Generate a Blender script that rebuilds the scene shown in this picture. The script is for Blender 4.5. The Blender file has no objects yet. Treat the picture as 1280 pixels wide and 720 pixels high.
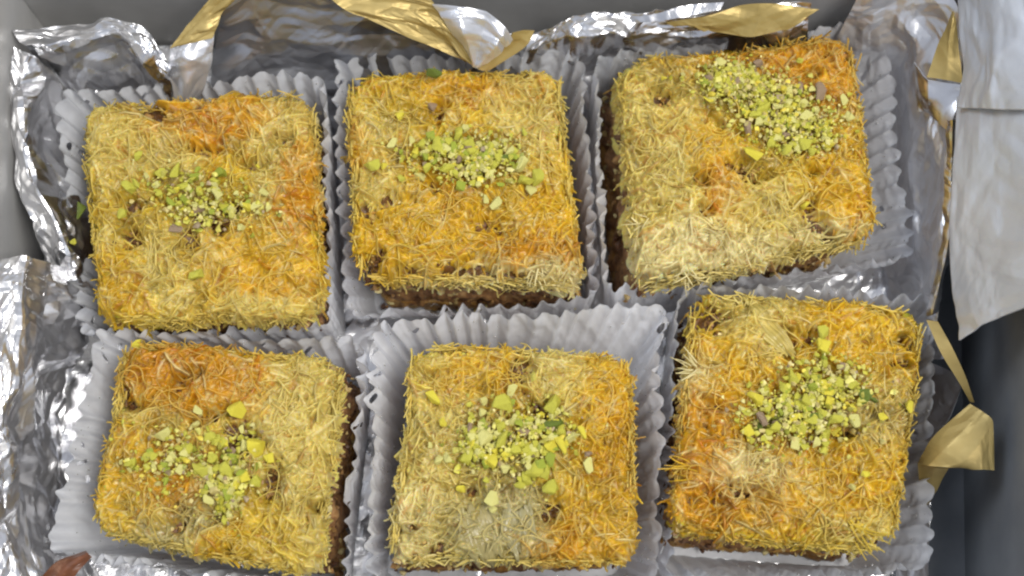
import bpy, math
import numpy as np
from mathutils import Vector

# ------------------------------------------------------------------ camera, light, exposure
scene = bpy.context.scene
CM = 0.01                                     # all tables below are in centimetres
cam_d = bpy.data.cameras.new("camera")
cam = bpy.data.objects.new("camera", cam_d)
scene.collection.objects.link(cam)
TILT = math.radians(14)
cam.location = (0, -28 * math.sin(TILT) * CM, (1.5 + 28 * math.cos(TILT)) * CM)
cam.rotation_euler = (TILT, 0, 0)
cam_d.sensor_width = 36
cam_d.lens = 50.4
cam_d.clip_start = 0.005
cam_d.clip_end = 50
cam_d.dof.use_dof = True
cam_d.dof.focus_distance = 0.267
cam_d.dof.aperture_fstop = 13
scene.camera = cam

world = bpy.data.worlds.new("World")
scene.world = world
world.use_nodes = True
wb = world.node_tree.nodes["Background"]
wb.inputs[0].default_value = (0.80, 0.86, 1.0, 1)
wb.inputs[1].default_value = 0.52


def area_lamp(name, loc, target, sx, sy, watts, color):
    d = bpy.data.lights.new(name, 'AREA')
    d.shape = 'RECTANGLE'
    d.size, d.size_y, d.energy, d.color = sx, sy, watts, color
    o = bpy.data.objects.new(name, d)
    o.location = loc
    o.rotation_euler = (Vector(target) - Vector(loc)).to_track_quat('-Z', 'Y').to_euler()
    scene.collection.objects.link(o)
    return o


area_lamp("ceiling_lamp", (0.48, -0.15, 1.30), (0, 0, 0), 0.8, 0.5, 20.0, (1.0, 0.97, 0.92))
area_lamp("cool_fill_lamp", (-0.9, 0.8, 1.4), (0, 0, 0), 0.8, 0.8, 12.0, (0.86, 0.92, 1.0))  # added cool fill to give the foil facets contrast; no window there

scene.view_settings.view_transform = 'Standard'
scene.view_settings.look = 'None'
scene.view_settings.gamma = 1
scene.view_settings.exposure = -0.02
scene.cycles.use_denoising = True
scene.cycles.filter_width = 2.2
scene.cycles.max_bounces = 12
scene.cycles.diffuse_bounces = 10
scene.cycles.transmission_bounces = 10
scene.cycles.transparent_max_bounces = 8
scene.cycles.caustics_reflective = False
scene.cycles.caustics_refractive = False


# ------------------------------------------------------------------ numpy helpers
def _hash(ix, iy, iz, seed):
    h = (ix.astype(np.int64) * 374761393 + iy.astype(np.int64) * 668265263
         + iz.astype(np.int64) * 2147483629 + seed * 974634777) & 0xFFFFFFFF
    h = ((h ^ (h >> 13)) * 1274126177) & 0xFFFFFFFF
    h = ((h ^ (h >> 16)) * 2246822519) & 0xFFFFFFFF
    h = h ^ (h >> 15)
    return (h & 0xFFFFFF) / float(0xFFFFFF) * 2 - 1


def vnoise(p, seed=0):
    """smooth value noise, p is (N,2) or (N,3), result -1..1"""
    p = np.asarray(p, float)
    if p.shape[-1] == 2:
        p = np.concatenate([p, np.zeros(p.shape[:-1] + (1,)) + 0.37], -1)
    i = np.floor(p).astype(np.int64)
    f = p - i
    f = f * f * (3 - 2 * f)
    r = 0
    for dx in (0, 1):
        wx = f[..., 0] if dx else 1 - f[..., 0]
        for dy in (0, 1):
            wy = f[..., 1] if dy else 1 - f[..., 1]
            for dz in (0, 1):
                wz = f[..., 2] if dz else 1 - f[..., 2]
                r = r + wx * wy * wz * _hash(i[..., 0] + dx, i[..., 1] + dy, i[..., 2] + dz, seed)
    return r


def fbm(p, seed=0, octs=3):
    r, a, s = 0, 1.0, 1.0
    for k in range(octs):
        r = r + a * vnoise(np.asarray(p) * s, seed + 17 * k)
        a *= 0.5
        s *= 2.03
    return r


def facet(x, y, seed):
    """piecewise linear noise on a triangle lattice: flat facets and sharp creases"""
    s = (x + y) * 0.3660254
    xs, ys = x + s, y + s
    i, j = np.floor(xs).astype(np.int64), np.floor(ys).astype(np.int64)
    fx, fy = xs - i, ys - j
    a = fx > fy
    z = np.zeros_like(i)
    h0 = _hash(i, j, z, seed)
    h1 = _hash(i + a, j + (~a), z, seed)
    h2 = _hash(i + 1, j + 1, z, seed)
    mx, mn = np.maximum(fx, fy), np.minimum(fx, fy)
    return h0 * (1 - mx) + h1 * (mx - mn) + h2 * mn


def crumple(s, t, seed, amp=1.0, stretch=1.0):
    q = np.stack([s, t], -1)
    wx = vnoise(q * 1.2, seed + 91) * 0.34
    wy = vnoise(q * 1.2, seed + 92) * 0.34
    x, y = s + wx, (t + wy) * stretch
    r = 0
    for k, (f, a) in enumerate(((0.75, 0.20), (1.5, 0.14), (3.2, 0.058), (7.0, 0.012))):
        c, sn = math.cos(1.1 * k + seed), math.sin(1.1 * k + seed)
        r = r + a * facet((x * c - y * sn) * f, (x * sn + y * c) * f, seed + k)
    return r * amp


def make_mesh(name, v, faces, mat=None, smooth=True, col=None):
    """v (N,3) in cm, faces (M,3|4) ints or list of such arrays; col (N,3) linear colour per vertex"""
    if isinstance(faces, np.ndarray):
        faces = [faces]
    faces = [np.asarray(f, np.int32) for f in faces if len(f)]
    me = bpy.data.meshes.new(name)
    me.vertices.add(len(v))
    me.vertices.foreach_set("co", (np.asarray(v, np.float32) * CM).ravel())
    loops = np.concatenate([f.ravel() for f in faces])
    sizes = np.concatenate([np.full(len(f), f.shape[1], np.int32) for f in faces])
    starts = np.concatenate([[0], np.cumsum(sizes)[:-1]]).astype(np.int32)
    me.loops.add(len(loops))
    me.loops.foreach_set("vertex_index", loops.astype(np.int32))
    me.polygons.add(len(sizes))
    me.polygons.foreach_set("loop_start", starts)
    me.polygons.foreach_set("use_smooth", np.full(len(sizes), smooth))
    me.update(calc_edges=True)
    me.validate()
    if col is not None:
        a = me.color_attributes.new("Col", 'FLOAT_COLOR', 'POINT')
        a.data.foreach_set("color", np.concatenate([col, np.ones((len(col), 1))], 1).astype(np.float32).ravel())
    if mat is not None:
        me.materials.append(mat)
    return me


def link(name, data, parent=None, loc=(0, 0, 0), rot=(0, 0, 0), scale=None, **props):
    o = bpy.data.objects.new(name, data)
    scene.collection.objects.link(o)
    o.location = [c * CM for c in loc]
    o.rotation_euler = rot
    if scale is not None:
        o.scale = scale
    if parent is not None:
        o.parent = parent
    for k, val in props.items():
        o[k] = val
    return o


def grid_faces(nu, nv, close_u=False):
    i = np.arange(nu if close_u else nu - 1)
    j = np.arange(nv - 1)
    I, J = np.meshgrid(i, j, indexing='ij')
    I2 = (I + 1) % nu
    return np.stack([I * nv + J, I2 * nv + J, I2 * nv + J + 1, I * nv + J + 1], -1).reshape(-1, 4)


def catmull(P, n):
    """resample control points P (K,...) to n points along axis 0"""
    P = np.asarray(P, float)
    K = len(P)
    x = np.linspace(0, K - 1, n)
    i = np.clip(np.floor(x).astype(int), 0, K - 2)
    f = (x - i).reshape((-1,) + (1,) * (P.ndim - 1))
    ext = np.concatenate([[2 * P[0] - P[1]], P, [2 * P[-1] - P[-2]]])
    p0, p1, p2, p3 = ext[i], ext[i + 1], ext[i + 2], ext[i + 3]
    return 0.5 * (2 * p1 + (p2 - p0) * f + (2 * p0 - 5 * p1 + 4 * p2 - p3) * f ** 2 + (3 * p1 - p0 - 3 * p2 + p3) * f ** 3)


def lin(P, n):
    P = np.asarray(P, float)
    x = np.linspace(0, len(P) - 1, n)
    i = np.clip(np.floor(x).astype(int), 0, len(P) - 2)
    f = (x - i).reshape((-1,) + (1,) * (P.ndim - 1))
    return P[i] * (1 - f) + P[i + 1] * f


def perimeter(corners, n, rnd):
    """closed rounded outline through 4 corners, n samples; rnd = rounding as a share of n"""
    c = np.asarray(corners, float)
    m = n // 4
    t = np.linspace(0, 1, m, endpoint=False)[:, None]
    p = np.concatenate([c[k] * (1 - t) + c[(k + 1) % 4] * t for k in range(4)])
    w = max(1, int(n * rnd))
    ker = np.hanning(2 * w + 3)[1:-1]
    ker /= ker.sum()
    pad = np.concatenate([p[-w:], p, p[:w]])
    return np.stack([np.convolve(pad[:, k], ker, 'valid') for k in range(p.shape[1])], 1)


# ------------------------------------------------------------------ materials
def nodes_of(name):
    m = bpy.data.materials.new(name)
    m.use_nodes = True
    nt = m.node_tree
    b = nt.nodes["Principled BSDF"]
    out = nt.nodes["Material Output"]
    return m, nt, b, out


def noise_node(nt, scale, detail=4, rough=0.6):
    tc = nt.nodes.new("ShaderNodeTexCoord")
    n = nt.nodes.new("ShaderNodeTexNoise")
    n.inputs["Scale"].default_value = scale
    n.inputs["Detail"].default_value = detail
    n.inputs["Roughness"].default_value = rough
    nt.links.new(tc.outputs["Object"], n.inputs["Vector"])
    return n


def ramp(nt, fac, stops):
    r = nt.nodes.new("ShaderNodeValToRGB")
    els = r.color_ramp.elements
    els[0].position, els[0].color = stops[0][0], (*stops[0][1], 1)
    els[1].position, els[1].color = stops[-1][0], (*stops[-1][1], 1)
    for p, c in stops[1:-1]:
        e = els.new(p)
        e.color = (*c, 1)
    nt.links.new(fac, r.inputs[0])
    return r


def bump(nt, height, bsdf, strength, dist):
    b = nt.nodes.new("ShaderNodeBump")
    b.inputs["Strength"].default_value = strength
    b.inputs["Distance"].default_value = dist
    nt.links.new(height, b.inputs["Height"])
    nt.links.new(b.outputs[0], bsdf.inputs["Normal"])
    return b


def mat_threads(name, transl, rough, spec):
    m, nt, b, out = nodes_of(name)
    at = nt.nodes.new("ShaderNodeAttribute")
    at.attribute_name = "Col"
    n = noise_node(nt, 260, 3)
    mx = nt.nodes.new("ShaderNodeMix")
    mx.data_type = 'RGBA'
    mx.blend_type = 'MULTIPLY'
    mx.inputs[0].default_value = 1.0
    rp = ramp(nt, n.outputs[0], [(0.3, (0.84, 0.80, 0.74)), (0.7, (1.06, 1.06, 1.08))])
    nt.links.new(at.outputs["Color"], mx.inputs[6])
    nt.links.new(rp.outputs[0], mx.inputs[7])
    nt.links.new(mx.outputs[2], b.inputs["Base Color"])
    b.inputs["Roughness"].default_value = rough
    b.inputs["Specular IOR Level"].default_value = spec
    tr = nt.nodes.new("ShaderNodeBsdfTranslucent")
    gm = nt.nodes.new("ShaderNodeGamma")
    gm.inputs[1].default_value = 0.7
    nt.links.new(mx.outputs[2], gm.inputs[0])
    nt.links.new(gm.outputs[0], tr.inputs[0])
    ms = nt.nodes.new("ShaderNodeMixShader")
    ms.inputs[0].default_value = transl
    nt.links.new(b.outputs[0], ms.inputs[1])
    nt.links.new(tr.outputs[0], ms.inputs[2])
    nt.links.new(ms.outputs[0], out.inputs[0])
    return m


M_THREAD = mat_threads("shredded_pastry", 0.20, 0.27, 0.5)
M_FLAKE = mat_threads("fused_pastry", 0.40, 0.25, 0.6)
M_MAT = mat_threads("syrup_soaked_mat", 0.25, 0.40, 0.4)
_b = M_MAT.node_tree.nodes["Principled BSDF"]
_b.inputs["Coat Weight"].default_value = 0.35
_b.inputs["Coat Roughness"].default_value = 0.18
_b.inputs["Subsurface Weight"].default_value = 0.6
_b.inputs["Subsurface Radius"].default_value = (1.0, 0.6, 0.2)
_b.inputs["Subsurface Scale"].default_value = 0.0012

M_CRUST, nt, b, out = nodes_of("soaked_crust")
at = nt.nodes.new("ShaderNodeAttribute")
at.attribute_name = "Col"
n = noise_node(nt, 420, 5, 0.7)
mx = nt.nodes.new("ShaderNodeMix")
mx.data_type = 'RGBA'
mx.blend_type = 'MULTIPLY'
mx.inputs[0].default_value = 1
rp = ramp(nt, n.outputs[0], [(0.3, (0.76, 0.70, 0.62)), (0.68, (1.05, 1.05, 1.05))])
nt.links.new(at.outputs["Color"], mx.inputs[6])
nt.links.new(rp.outputs[0], mx.inputs[7])
nt.links.new(mx.outputs[2], b.inputs["Base Color"])
b.inputs["Roughness"].default_value = 0.36
b.inputs["Subsurface Weight"].default_value = 0.8
b.inputs["Subsurface Radius"].default_value = (1.0, 0.55, 0.15)
b.inputs["Subsurface Scale"].default_value = 0.003
bump(nt, n.outputs[0], b, 0.8, 0.0006)


def mat_noise(name, scale, stops, rough, bump_d, spec=0.5, bstr=0.6, metallic=0.0, coat=0.0):
    m, nt, b, out = nodes_of(name)
    n = noise_node(nt, scale, 5, 0.65)
    rp = ramp(nt, n.outputs[0], stops)
    nt.links.new(rp.outputs[0], b.inputs["Base Color"])
    b.inputs["Roughness"].default_value = rough
    b.inputs["Specular IOR Level"].default_value = spec
    b.inputs["Metallic"].default_value = metallic
    b.inputs["Coat Weight"].default_value = coat
    b.inputs["Coat Roughness"].default_value = 0.15
    if bump_d:
        bump(nt, n.outputs[0], b, bstr, bump_d)
    return m


M_FILL = mat_noise("walnut_filling", 330, [(0.25, (0.05, 0.022, 0.009)), (0.45, (0.17, 0.078, 0.028)), (0.58, (0.30, 0.155, 0.055)), (0.75, (0.52, 0.34, 0.15))], 0.45, 0.0012)
M_BASEC = mat_noise("bottom_pastry", 300, [(0.3, (0.10, 0.04, 0.012)), (0.5, (0.30, 0.15, 0.03)), (0.72, (0.55, 0.36, 0.11))], 0.45, 0.001)

NUT = {
    'y': mat_noise("pistachio_yellow_green", 500, [(0.3, (0.44, 0.42, 0.03)), (0.7, (0.66, 0.62, 0.09))], 0.45, 0.0004),
    'g': mat_noise("pistachio_green", 500, [(0.3, (0.24, 0.30, 0.02)), (0.7, (0.46, 0.50, 0.06))], 0.45, 0.0004),
    'p': mat_noise("pistachio_pale", 500, [(0.3, (0.60, 0.56, 0.14)), (0.7, (0.80, 0.74, 0.28))], 0.5, 0.0004),
    'b': mat_noise("pistachio_skin", 500, [(0.3, (0.20, 0.11, 0.06)), (0.7, (0.45, 0.34, 0.22))], 0.5, 0.0004),
    'n': mat_noise("pistachio_golden", 500, [(0.3, (0.64, 0.55, 0.03)), (0.7, (0.82, 0.70, 0.08))], 0.45, 0.0004),
    'd': mat_noise("pistachio_dark_green", 500, [(0.3, (0.06, 0.09, 0.01)), (0.7, (0.20, 0.26, 0.03))], 0.45, 0.0004),
}

# glassine paper: white, slightly see-through, faint gloss
M_PAPER, nt, b, out = nodes_of("glassine_paper")
n = noise_node(nt, 160, 4)
rp = ramp(nt, n.outputs[0], [(0.3, (0.86, 0.88, 0.93)), (0.7, (0.91, 0.93, 0.97))])
nt.links.new(rp.outputs[0], b.inputs["Base Color"])
b.inputs["Roughness"].default_value = 0.40
b.inputs["Coat Weight"].default_value = 0.25
b.inputs["Coat Roughness"].default_value = 0.2
n2 = noise_node(nt, 700, 3)
bump(nt, n2.outputs[0], b, 0.35, 0.0004)
tr = nt.nodes.new("ShaderNodeBsdfTranslucent")
tr.inputs[0].default_value = (0.86, 0.87, 0.92, 1)
ms = nt.nodes.new("ShaderNodeMixShader")
ms.inputs[0].default_value = 0.38
nt.links.new(b.outputs[0], ms.inputs[1])
nt.links.new(tr.outputs[0], ms.inputs[2])
nt.links.new(ms.outputs[0], out.inputs[0])


def mat_foil(name, c0, c1, rough, bump_d, metallic=1.0, rvar=0.1):
    m, nt, b, out = nodes_of(name)
    n = noise_node(nt, 120, 4)
    rp = ramp(nt, n.outputs[0], [(0.3, c0), (0.7, c1)])
    nt.links.new(rp.outputs[0], b.inputs["Base Color"])
    b.inputs["Metallic"].default_value = metallic
    rr = nt.nodes.new("ShaderNodeMapRange")
    rr.inputs[3].default_value = rough - rvar
    rr.inputs[4].default_value = rough + rvar
    n2 = noise_node(nt, 60, 3)
    nt.links.new(n2.outputs[0], rr.inputs[0])
    nt.links.new(rr.outputs[0], b.inputs["Roughness"])
    n3 = noise_node(nt, 240, 4)
    bump(nt, n3.outputs[0], b, 0.5, bump_d)
    return m


M_FOIL = mat_foil("aluminium_foil", (0.78, 0.78, 0.80), (0.90, 0.90, 0.91), 0.29, 0.00012)
M_SATIN = mat_foil("satin_foil", (0.72, 0.73, 0.77), (0.84, 0.85, 0.88), 0.36, 0.0001, 0.72, 0.08)
M_LUMP = mat_foil("crushed_foil", (0.78, 0.78, 0.80), (0.90, 0.90, 0.91), 0.30, 0.0001, 0.92, 0.08)
M_WALL = mat_foil("shaded_foil", (0.38, 0.39, 0.42), (0.50, 0.51, 0.54), 0.36, 0.0001, 0.92, 0.08)  # foil colour darkened to paint in the shade on the back wall
M_GOLD = mat_foil("gold_foil_side", (0.44, 0.325, 0.11), (0.54, 0.41, 0.155), 0.44, 0.0001, 0.4)
M_FLAP = mat_foil("satin_silver_card", (0.60, 0.63, 0.69), (0.68, 0.71, 0.76), 0.45, 0.00008, 0.35, 0.05)
M_BOX = mat_foil("grey_box_card", (0.56, 0.555, 0.545), (0.64, 0.635, 0.625), 0.5, 0.0001, 0.2, 0.05)
M_SPARKLE, nt, b, out = nodes_of("clear_sparkle")  # clear gloss for the beads added as sparkle on the cups
n = noise_node(nt, 90, 2)
rp = ramp(nt, n.outputs[0], [(0.3, (0.9, 0.9, 0.92)), (0.7, (0.95, 0.93, 0.88))])
nt.links.new(rp.outputs[0], b.inputs["Base Color"])
b.inputs["Roughness"].default_value = 0.05
b.inputs["Transmission Weight"].default_value = 0.6

# ------------------------------------------------------------------ the grey box
BX0, BX1, BY0, BY1, BH = -9.75, 9.6, -8.2, 5.75, 5.6


def box_prism(x0, x1, y0, y1, z0, z1):
    v = np.array([(x, y, z) for x in (x0, x1) for y in (y0, y1) for z in (z0, z1)], float)
    f = np.array([(0, 1, 3, 2), (4, 6, 7, 5), (0, 4, 5, 1), (2, 3, 7, 6), (0, 2, 6, 4), (1, 5, 7, 3)])
    return v, f


def slab(name, parent, x0, x1, y0, y1, z0, z1, mat):
    v, f = box_prism(x0, x1, y0, y1, z0, z1)
    o = link(name, make_mesh(name, v, f, mat, smooth=False), parent)
    bv = o.modifiers.new("bevel", 'BEVEL')
    bv.width = 0.0004
    bv.segments = 2
    return o


M_BOX_SHADE = mat_foil("shaded_grey_card", (0.20, 0.215, 0.235), (0.25, 0.265, 0.285), 0.45, 0.00005, 0.1, 0.05)  # darker copy of the box card, shade painted on right wall and floor
box = link("pastry_box", None, label="grey cardboard box holding the foil and all six pastries", category="box")
slab("box_floor", box, BX0, BX1, BY0, BY1, -0.25, -0.08, M_BOX_SHADE)
slab("back_wall", box, BX0 - 0.2, BX1 + 0.2, BY1 + 0.003, BY1 + 0.2, -0.25, BH, M_BOX)
slab("front_wall", box, BX0 - 0.2, BX1 + 0.2, BY0 - 0.2, BY0 - 0.003, -0.25, BH, M_BOX)
slab("side_wall", box, BX0 - 0.2, BX0 - 0.003, BY0, BY1, -0.25, BH, M_BOX)
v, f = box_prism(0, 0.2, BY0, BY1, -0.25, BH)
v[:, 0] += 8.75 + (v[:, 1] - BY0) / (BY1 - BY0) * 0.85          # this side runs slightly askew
link("side_wall", make_mesh("side_wall", v, f, M_BOX_SHADE, smooth=False), box)

# ------------------------------------------------------------------ foil lining
foil = link("foil_liner", None, label="crumpled silver and gold foil lining the box under the paper cups", category="foil")


def foil_patch(name, net, mat, seed, amp=1.0, cell=0.034, stretch=1.0, thick=0.0, rag=0.0, parent=None, soft=False):
    """net: rows x cols of (x,y,z); smooth surface through it, then crumpled along its normal"""
    P = np.asarray(net, float)
    lu = np.linalg.norm(np.diff(P, axis=0), axis=-1).sum(0).max()
    lv = np.linalg.norm(np.diff(P, axis=1), axis=-1).sum(1).max()
    nu, nv = max(6, int(lu / cell)), max(6, int(lv / cell))
    G = .3 * catmull(P, nu) + .7 * lin(P, nu)
    G = catmull(G.transpose(1, 0, 2), nv).transpose(1, 0, 2)
    du, dv = np.gradient(G, axis=0), np.gradient(G, axis=1)
    N = np.cross(du, dv)
    N /= np.linalg.norm(N, axis=-1, keepdims=True) + 1e-9
    S, Tt = np.meshgrid(np.linspace(0, lu, nu), np.linspace(0, lv, nv), indexing='ij')
    h = crumple(S, Tt, seed, amp, stretch)
    if rag:
        # ragged outer edge: push the last row in and out
        r = fbm(np.stack([np.linspace(0, lv, nv) * 1.6, np.zeros(nv) + seed], 1), seed, 3) * rag
        w = np.linspace(0, 1, nu)[:, None] ** 4
        G = G + du / (np.linalg.norm(du, axis=-1, keepdims=True) + 1e-9) * (w * r[None])[..., None]
    G = G + N * h[..., None]
    G[..., 2] = np.maximum(G[..., 2], -0.05)
    o = link(name, make_mesh(name, G.reshape(-1, 3), grid_faces(nu, nv), mat, smooth=soft), parent or foil)
    sd = o.modifiers.new("thickness", 'SOLIDIFY')
    sd.thickness = max(thick, 0.012) * CM
    sd.offset = 0
    return o


# floor sheet under the cups
nx = np.linspace(BX0 + 0.05, 7.9, 6)
ny = np.linspace(BY0 + 0.05, BY1 - 0.05, 5)
foil_patch("foil_floor", [[(x, y, 0.02) for y in ny] for x in nx], M_FOIL, 3, 0.5, 0.06)

# left side, upper corner: inner wall rising to a bright ridge, edge turned down outside
foil_patch("foil_wall", [
    [(-8.23,3.03,0.1), (-8.38,2.85,0.1), (-8.32,1.89,0.1), (-8.08,0.86,0.1), (-8.03,0.01,0.1)],
    [(-8.96,4.10,1.6), (-9.10,3.28,1.6), (-8.77,1.97,1.5), (-8.27,0.87,1.3), (-8.27,0.12,1)],
    [(-9.43,4.34,2.8), (-9.44,3.40,2.8), (-9.14,1.93,2.6), (-8.60,0.83,2.3), (-8.36,0.06,1.9)],
    [(-9.72,4.52,2.9), (-9.83,3.56,2.6), (-9.65,2.00,2.3), (-9.15,0.74,2), (-8.82,0.08,1.8)]], M_FOIL, 11, 0.9, rag=0.15)
# left side, lower lump
foil_patch("foil_wall", [
    [(-8.31,-0.17,0.5), (-8.54,-0.81,0.4), (-8.83,-1.69,0.3), (-8.87,-2.95,0.1), (-8.61,-4.37,0.1), (-8.03,-5.84,0.1)],
    [(-8.30,0.22,1.6), (-8.63,-0.70,1.4), (-8.99,-1.69,1.2), (-9.10,-3.07,1), (-8.84,-4.45,1), (-8.34,-5.87,1)],
    [(-8.61,0.22,2.5), (-8.75,-0.72,2.4), (-8.97,-1.80,2.2), (-9.07,-3.20,2), (-8.86,-4.45,1.9), (-8.45,-5.90,1.9)],
    [(-9.02,0.21,3), (-9.06,-0.80,3), (-9.08,-2.00,2.9), (-9.12,-3.31,2.8), (-9.00,-4.51,2.6), (-8.77,-5.92,2.6)],
    [(-9.70,0.15,3), (-9.61,-0.85,3.1), (-9.52,-2.11,3.1), (-9.44,-3.35,3.1), (-9.35,-4.47,3), (-9.16,-5.93,3)]], M_LUMP, 23, 1.1)
# back wall, left corner pouch
foil_patch("foil_wall", [
    [(-8.23,3.03,0.1), (-7.73,3.12,0.1), (-7.15,3.21,0.1), (-6.65,3.30,0.1), (-6.36,3.30,0.1)],
    [(-8.96,4.10,1.6), (-8.45,4.17,1.5), (-7.67,4.14,1.5), (-7.13,3.90,1.4), (-6.81,3.77,1.2)],
    [(-9.41,4.47,2.9), (-8.39,4.57,2.9), (-7.63,4.65,3), (-7.07,4.34,2.8), (-6.78,4.00,2.5)],
    [(-9.75,4.84,2.8), (-8.51,4.98,2.8), (-7.65,5.06,3), (-7.09,4.71,2.8), (-6.70,4.20,2.5)]], M_FOIL, 31, 0.9, rag=0.12)
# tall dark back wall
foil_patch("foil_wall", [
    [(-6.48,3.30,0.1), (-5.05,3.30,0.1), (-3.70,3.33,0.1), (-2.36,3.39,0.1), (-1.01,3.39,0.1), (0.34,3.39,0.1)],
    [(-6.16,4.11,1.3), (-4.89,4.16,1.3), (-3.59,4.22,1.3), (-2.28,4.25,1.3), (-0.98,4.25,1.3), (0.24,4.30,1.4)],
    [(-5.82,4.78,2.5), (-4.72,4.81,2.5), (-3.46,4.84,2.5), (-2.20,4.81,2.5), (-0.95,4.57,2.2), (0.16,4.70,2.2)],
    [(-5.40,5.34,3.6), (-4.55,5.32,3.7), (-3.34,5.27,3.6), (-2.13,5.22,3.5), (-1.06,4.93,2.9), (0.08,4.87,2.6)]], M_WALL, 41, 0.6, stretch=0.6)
# domed back foil towards the gold flap
foil_patch("foil_wall", [
    [(0.00,3.48,0.1), (1.01,3.48,0.1), (2.19,3.56,0.1), (3.38,3.65,0.1), (4.73,3.83,0.1), (6.26,4.01,0.1)],
    [(0.16,4.47,1.2), (0.98,4.55,1.2), (1.97,4.61,1.2), (3.28,4.68,1.2), (4.59,4.78,1.3), (6.02,4.87,1.5)],
    [(0.24,4.66,2.3), (0.94,4.81,2.5), (1.89,4.88,2.5), (3.01,4.93,2.3), (4.44,4.95,2.3), (5.83,5.01,2.5)],
    [(0.31,4.83,2.6), (1.01,5.00,2.9), (2.02,5.10,2.9), (2.97,5.08,2.8), (4.36,5.17,2.9), (5.80,5.21,3.1)]], M_FOIL, 57, 0.8)
# right-hand corner and side
foil_patch("foil_wall", [
    [(6.08,3.65,0.1), (7.24,3.30,0.1), (7.59,2.24,0.1), (7.60,1.03,0.1), (7.60,-0.32,0.1), (7.61,-1.49,0.1)],
    [(6.41,4.82,1.2), (7.69,4.29,1.2), (7.92,2.74,1.2), (7.96,1.09,1.1), (7.93,-0.28,1), (8.12,-1.31,0.9)],
    [(6.66,5.33,2.4), (7.86,4.78,2.5), (8.15,3.18,2.3), (8.12,0.83,2), (7.97,-0.50,1.7), (8.33,-1.41,1.4)],
    [(6.80,5.63,3.2), (8.32,5.21,3.6), (8.53,3.53,3.1), (8.20,0.71,2.7), (7.93,-0.67,2.2), (8.49,-1.79,1.9)]], M_SATIN, 67, 0.6)
# lower right edge, low dark strip
foil_patch("foil_wall", [
    [(7.62,-1.32,0.1), (7.69,-2.62,0.1), (7.61,-3.90,0.1), (7.49,-5.76,0.1)],
    [(8.15,-1.29,0.8), (8.03,-2.70,0.6), (7.90,-3.94,0.5), (7.69,-5.78,0.5)],
    [(8.52,-1.80,1.8), (8.32,-2.86,1.2), (8.01,-3.98,0.9), (7.86,-5.79,0.9)]], M_FOIL, 71, 0.5)

# folded-over flaps that show the gold side, and bright silver folds
foil_patch("gold_fold", [
    [(-6.59,4.43,2.9), (-6.23,4.52,3), (-5.78,4.65,3)],
    [(-6.14,4.83,3.2), (-5.91,4.82,3.3), (-5.58,4.98,3.3)],
    [(-5.57,5.29,3.7), (-5.29,5.27,3.75), (-5.06,5.29,3.7)]], M_GOLD, 83, 0.6, thick=0.02)
foil_patch("silver_fold", [
    [(-6.63,4.47,2.88), (-6.22,4.53,3.05), (-5.74,4.65,3)],
    [(-6.70,4.20,2.5), (-6.30,4.16,2.75), (-5.87,4.36,2.6)],
    [(-6.69,3.77,2), (-6.44,3.66,2.1), (-6.26,3.87,2)]], M_SATIN, 84, 0.6, thick=0.02)
foil_patch("gold_fold", [
    [(-3.62,5.27,3.8), (-3.18,4.92,3.65), (-2.14,4.62,3.3), (-0.78,4.15,2.7)],
    [(-2.56,5.19,3.85), (-2.27,4.96,3.7), (-1.52,4.64,3.4), (-0.75,4.16,2.72)],
    [(-1.51,5.01,3.8), (-1.39,4.86,3.7), (-1.13,4.54,3.4), (-0.71,4.17,2.74)]], M_GOLD, 85, 0.5, thick=0.02)
foil_patch("silver_fold", [
    [(-1.49,4.91,3.85), (-1.21,4.63,3.5), (-0.95,4.35,3.1), (-0.74,4.13,2.75)],
    [(-1.02,4.84,3.9), (-0.93,4.48,3.75), (-0.82,4.26,3.3), (-0.73,4.11,2.76)],
    [(-0.48,4.78,3.8), (-0.55,4.52,3.45), (-0.64,4.31,3.1), (-0.71,4.11,2.77)],
    [(-0.12,4.55,3.6), (-0.24,4.33,3.5), (-0.43,4.20,3.2), (-0.70,4.09,2.78)],
    [(0.02,4.42,3.3), (-0.15,4.32,3.15), (-0.40,4.21,2.95), (-0.68,4.06,2.79)]], M_SATIN, 89, 0.25, stretch=2.5, thick=0.02)
foil_patch("gold_fold", [
    [(0.00,4.59,3.3), (-0.15,4.43,3.1), (-0.67,4.09,2.7)],
    [(0.21,4.68,3.2), (0.09,4.49,3), (-0.56,4.07,2.65)],
    [(0.43,4.71,3.1), (0.22,4.43,2.9), (-0.44,4.09,2.6)]], M_GOLD, 93, 0.2, thick=0.02)
foil_patch("gold_fold", [
    [(2.97,4.92,3), (3.69,4.96,3.2), (4.74,5.15,3.4), (5.86,5.08,3.3)],
    [(3.17,4.82,3), (3.85,4.81,3.1), (4.69,4.90,3.2), (5.59,4.93,3.2)],
    [(3.54,4.83,2.9), (3.95,4.70,2.9), (4.64,4.64,2.95), (5.32,4.80,3.05)]], M_GOLD, 95, 0.5, thick=0.02)
foil_patch("silver_fold", [
    [(2.24,4.98,3.1), (2.76,4.99,3.25), (3.39,5.10,3.4), (4.04,5.13,3.45)],
    [(2.32,4.90,3.05), (2.83,4.86,3.2), (3.36,4.89,3.35), (3.97,5.00,3.4)]], M_FOIL, 97, 0.3, stretch=2, thick=0.02)
foil_patch("gold_fold", [
    [(8.28,4.81,3.75), (8.11,4.35,3.4), (7.91,3.75,3.1)],
    [(8.29,4.72,3.8), (8.22,4.19,3.6), (8.22,3.63,3.25)],
    [(8.33,4.68,3.75), (8.43,4.17,3.5), (8.53,3.54,3.3)]], M_GOLD, 101, 0.2, thick=0.02)
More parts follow.
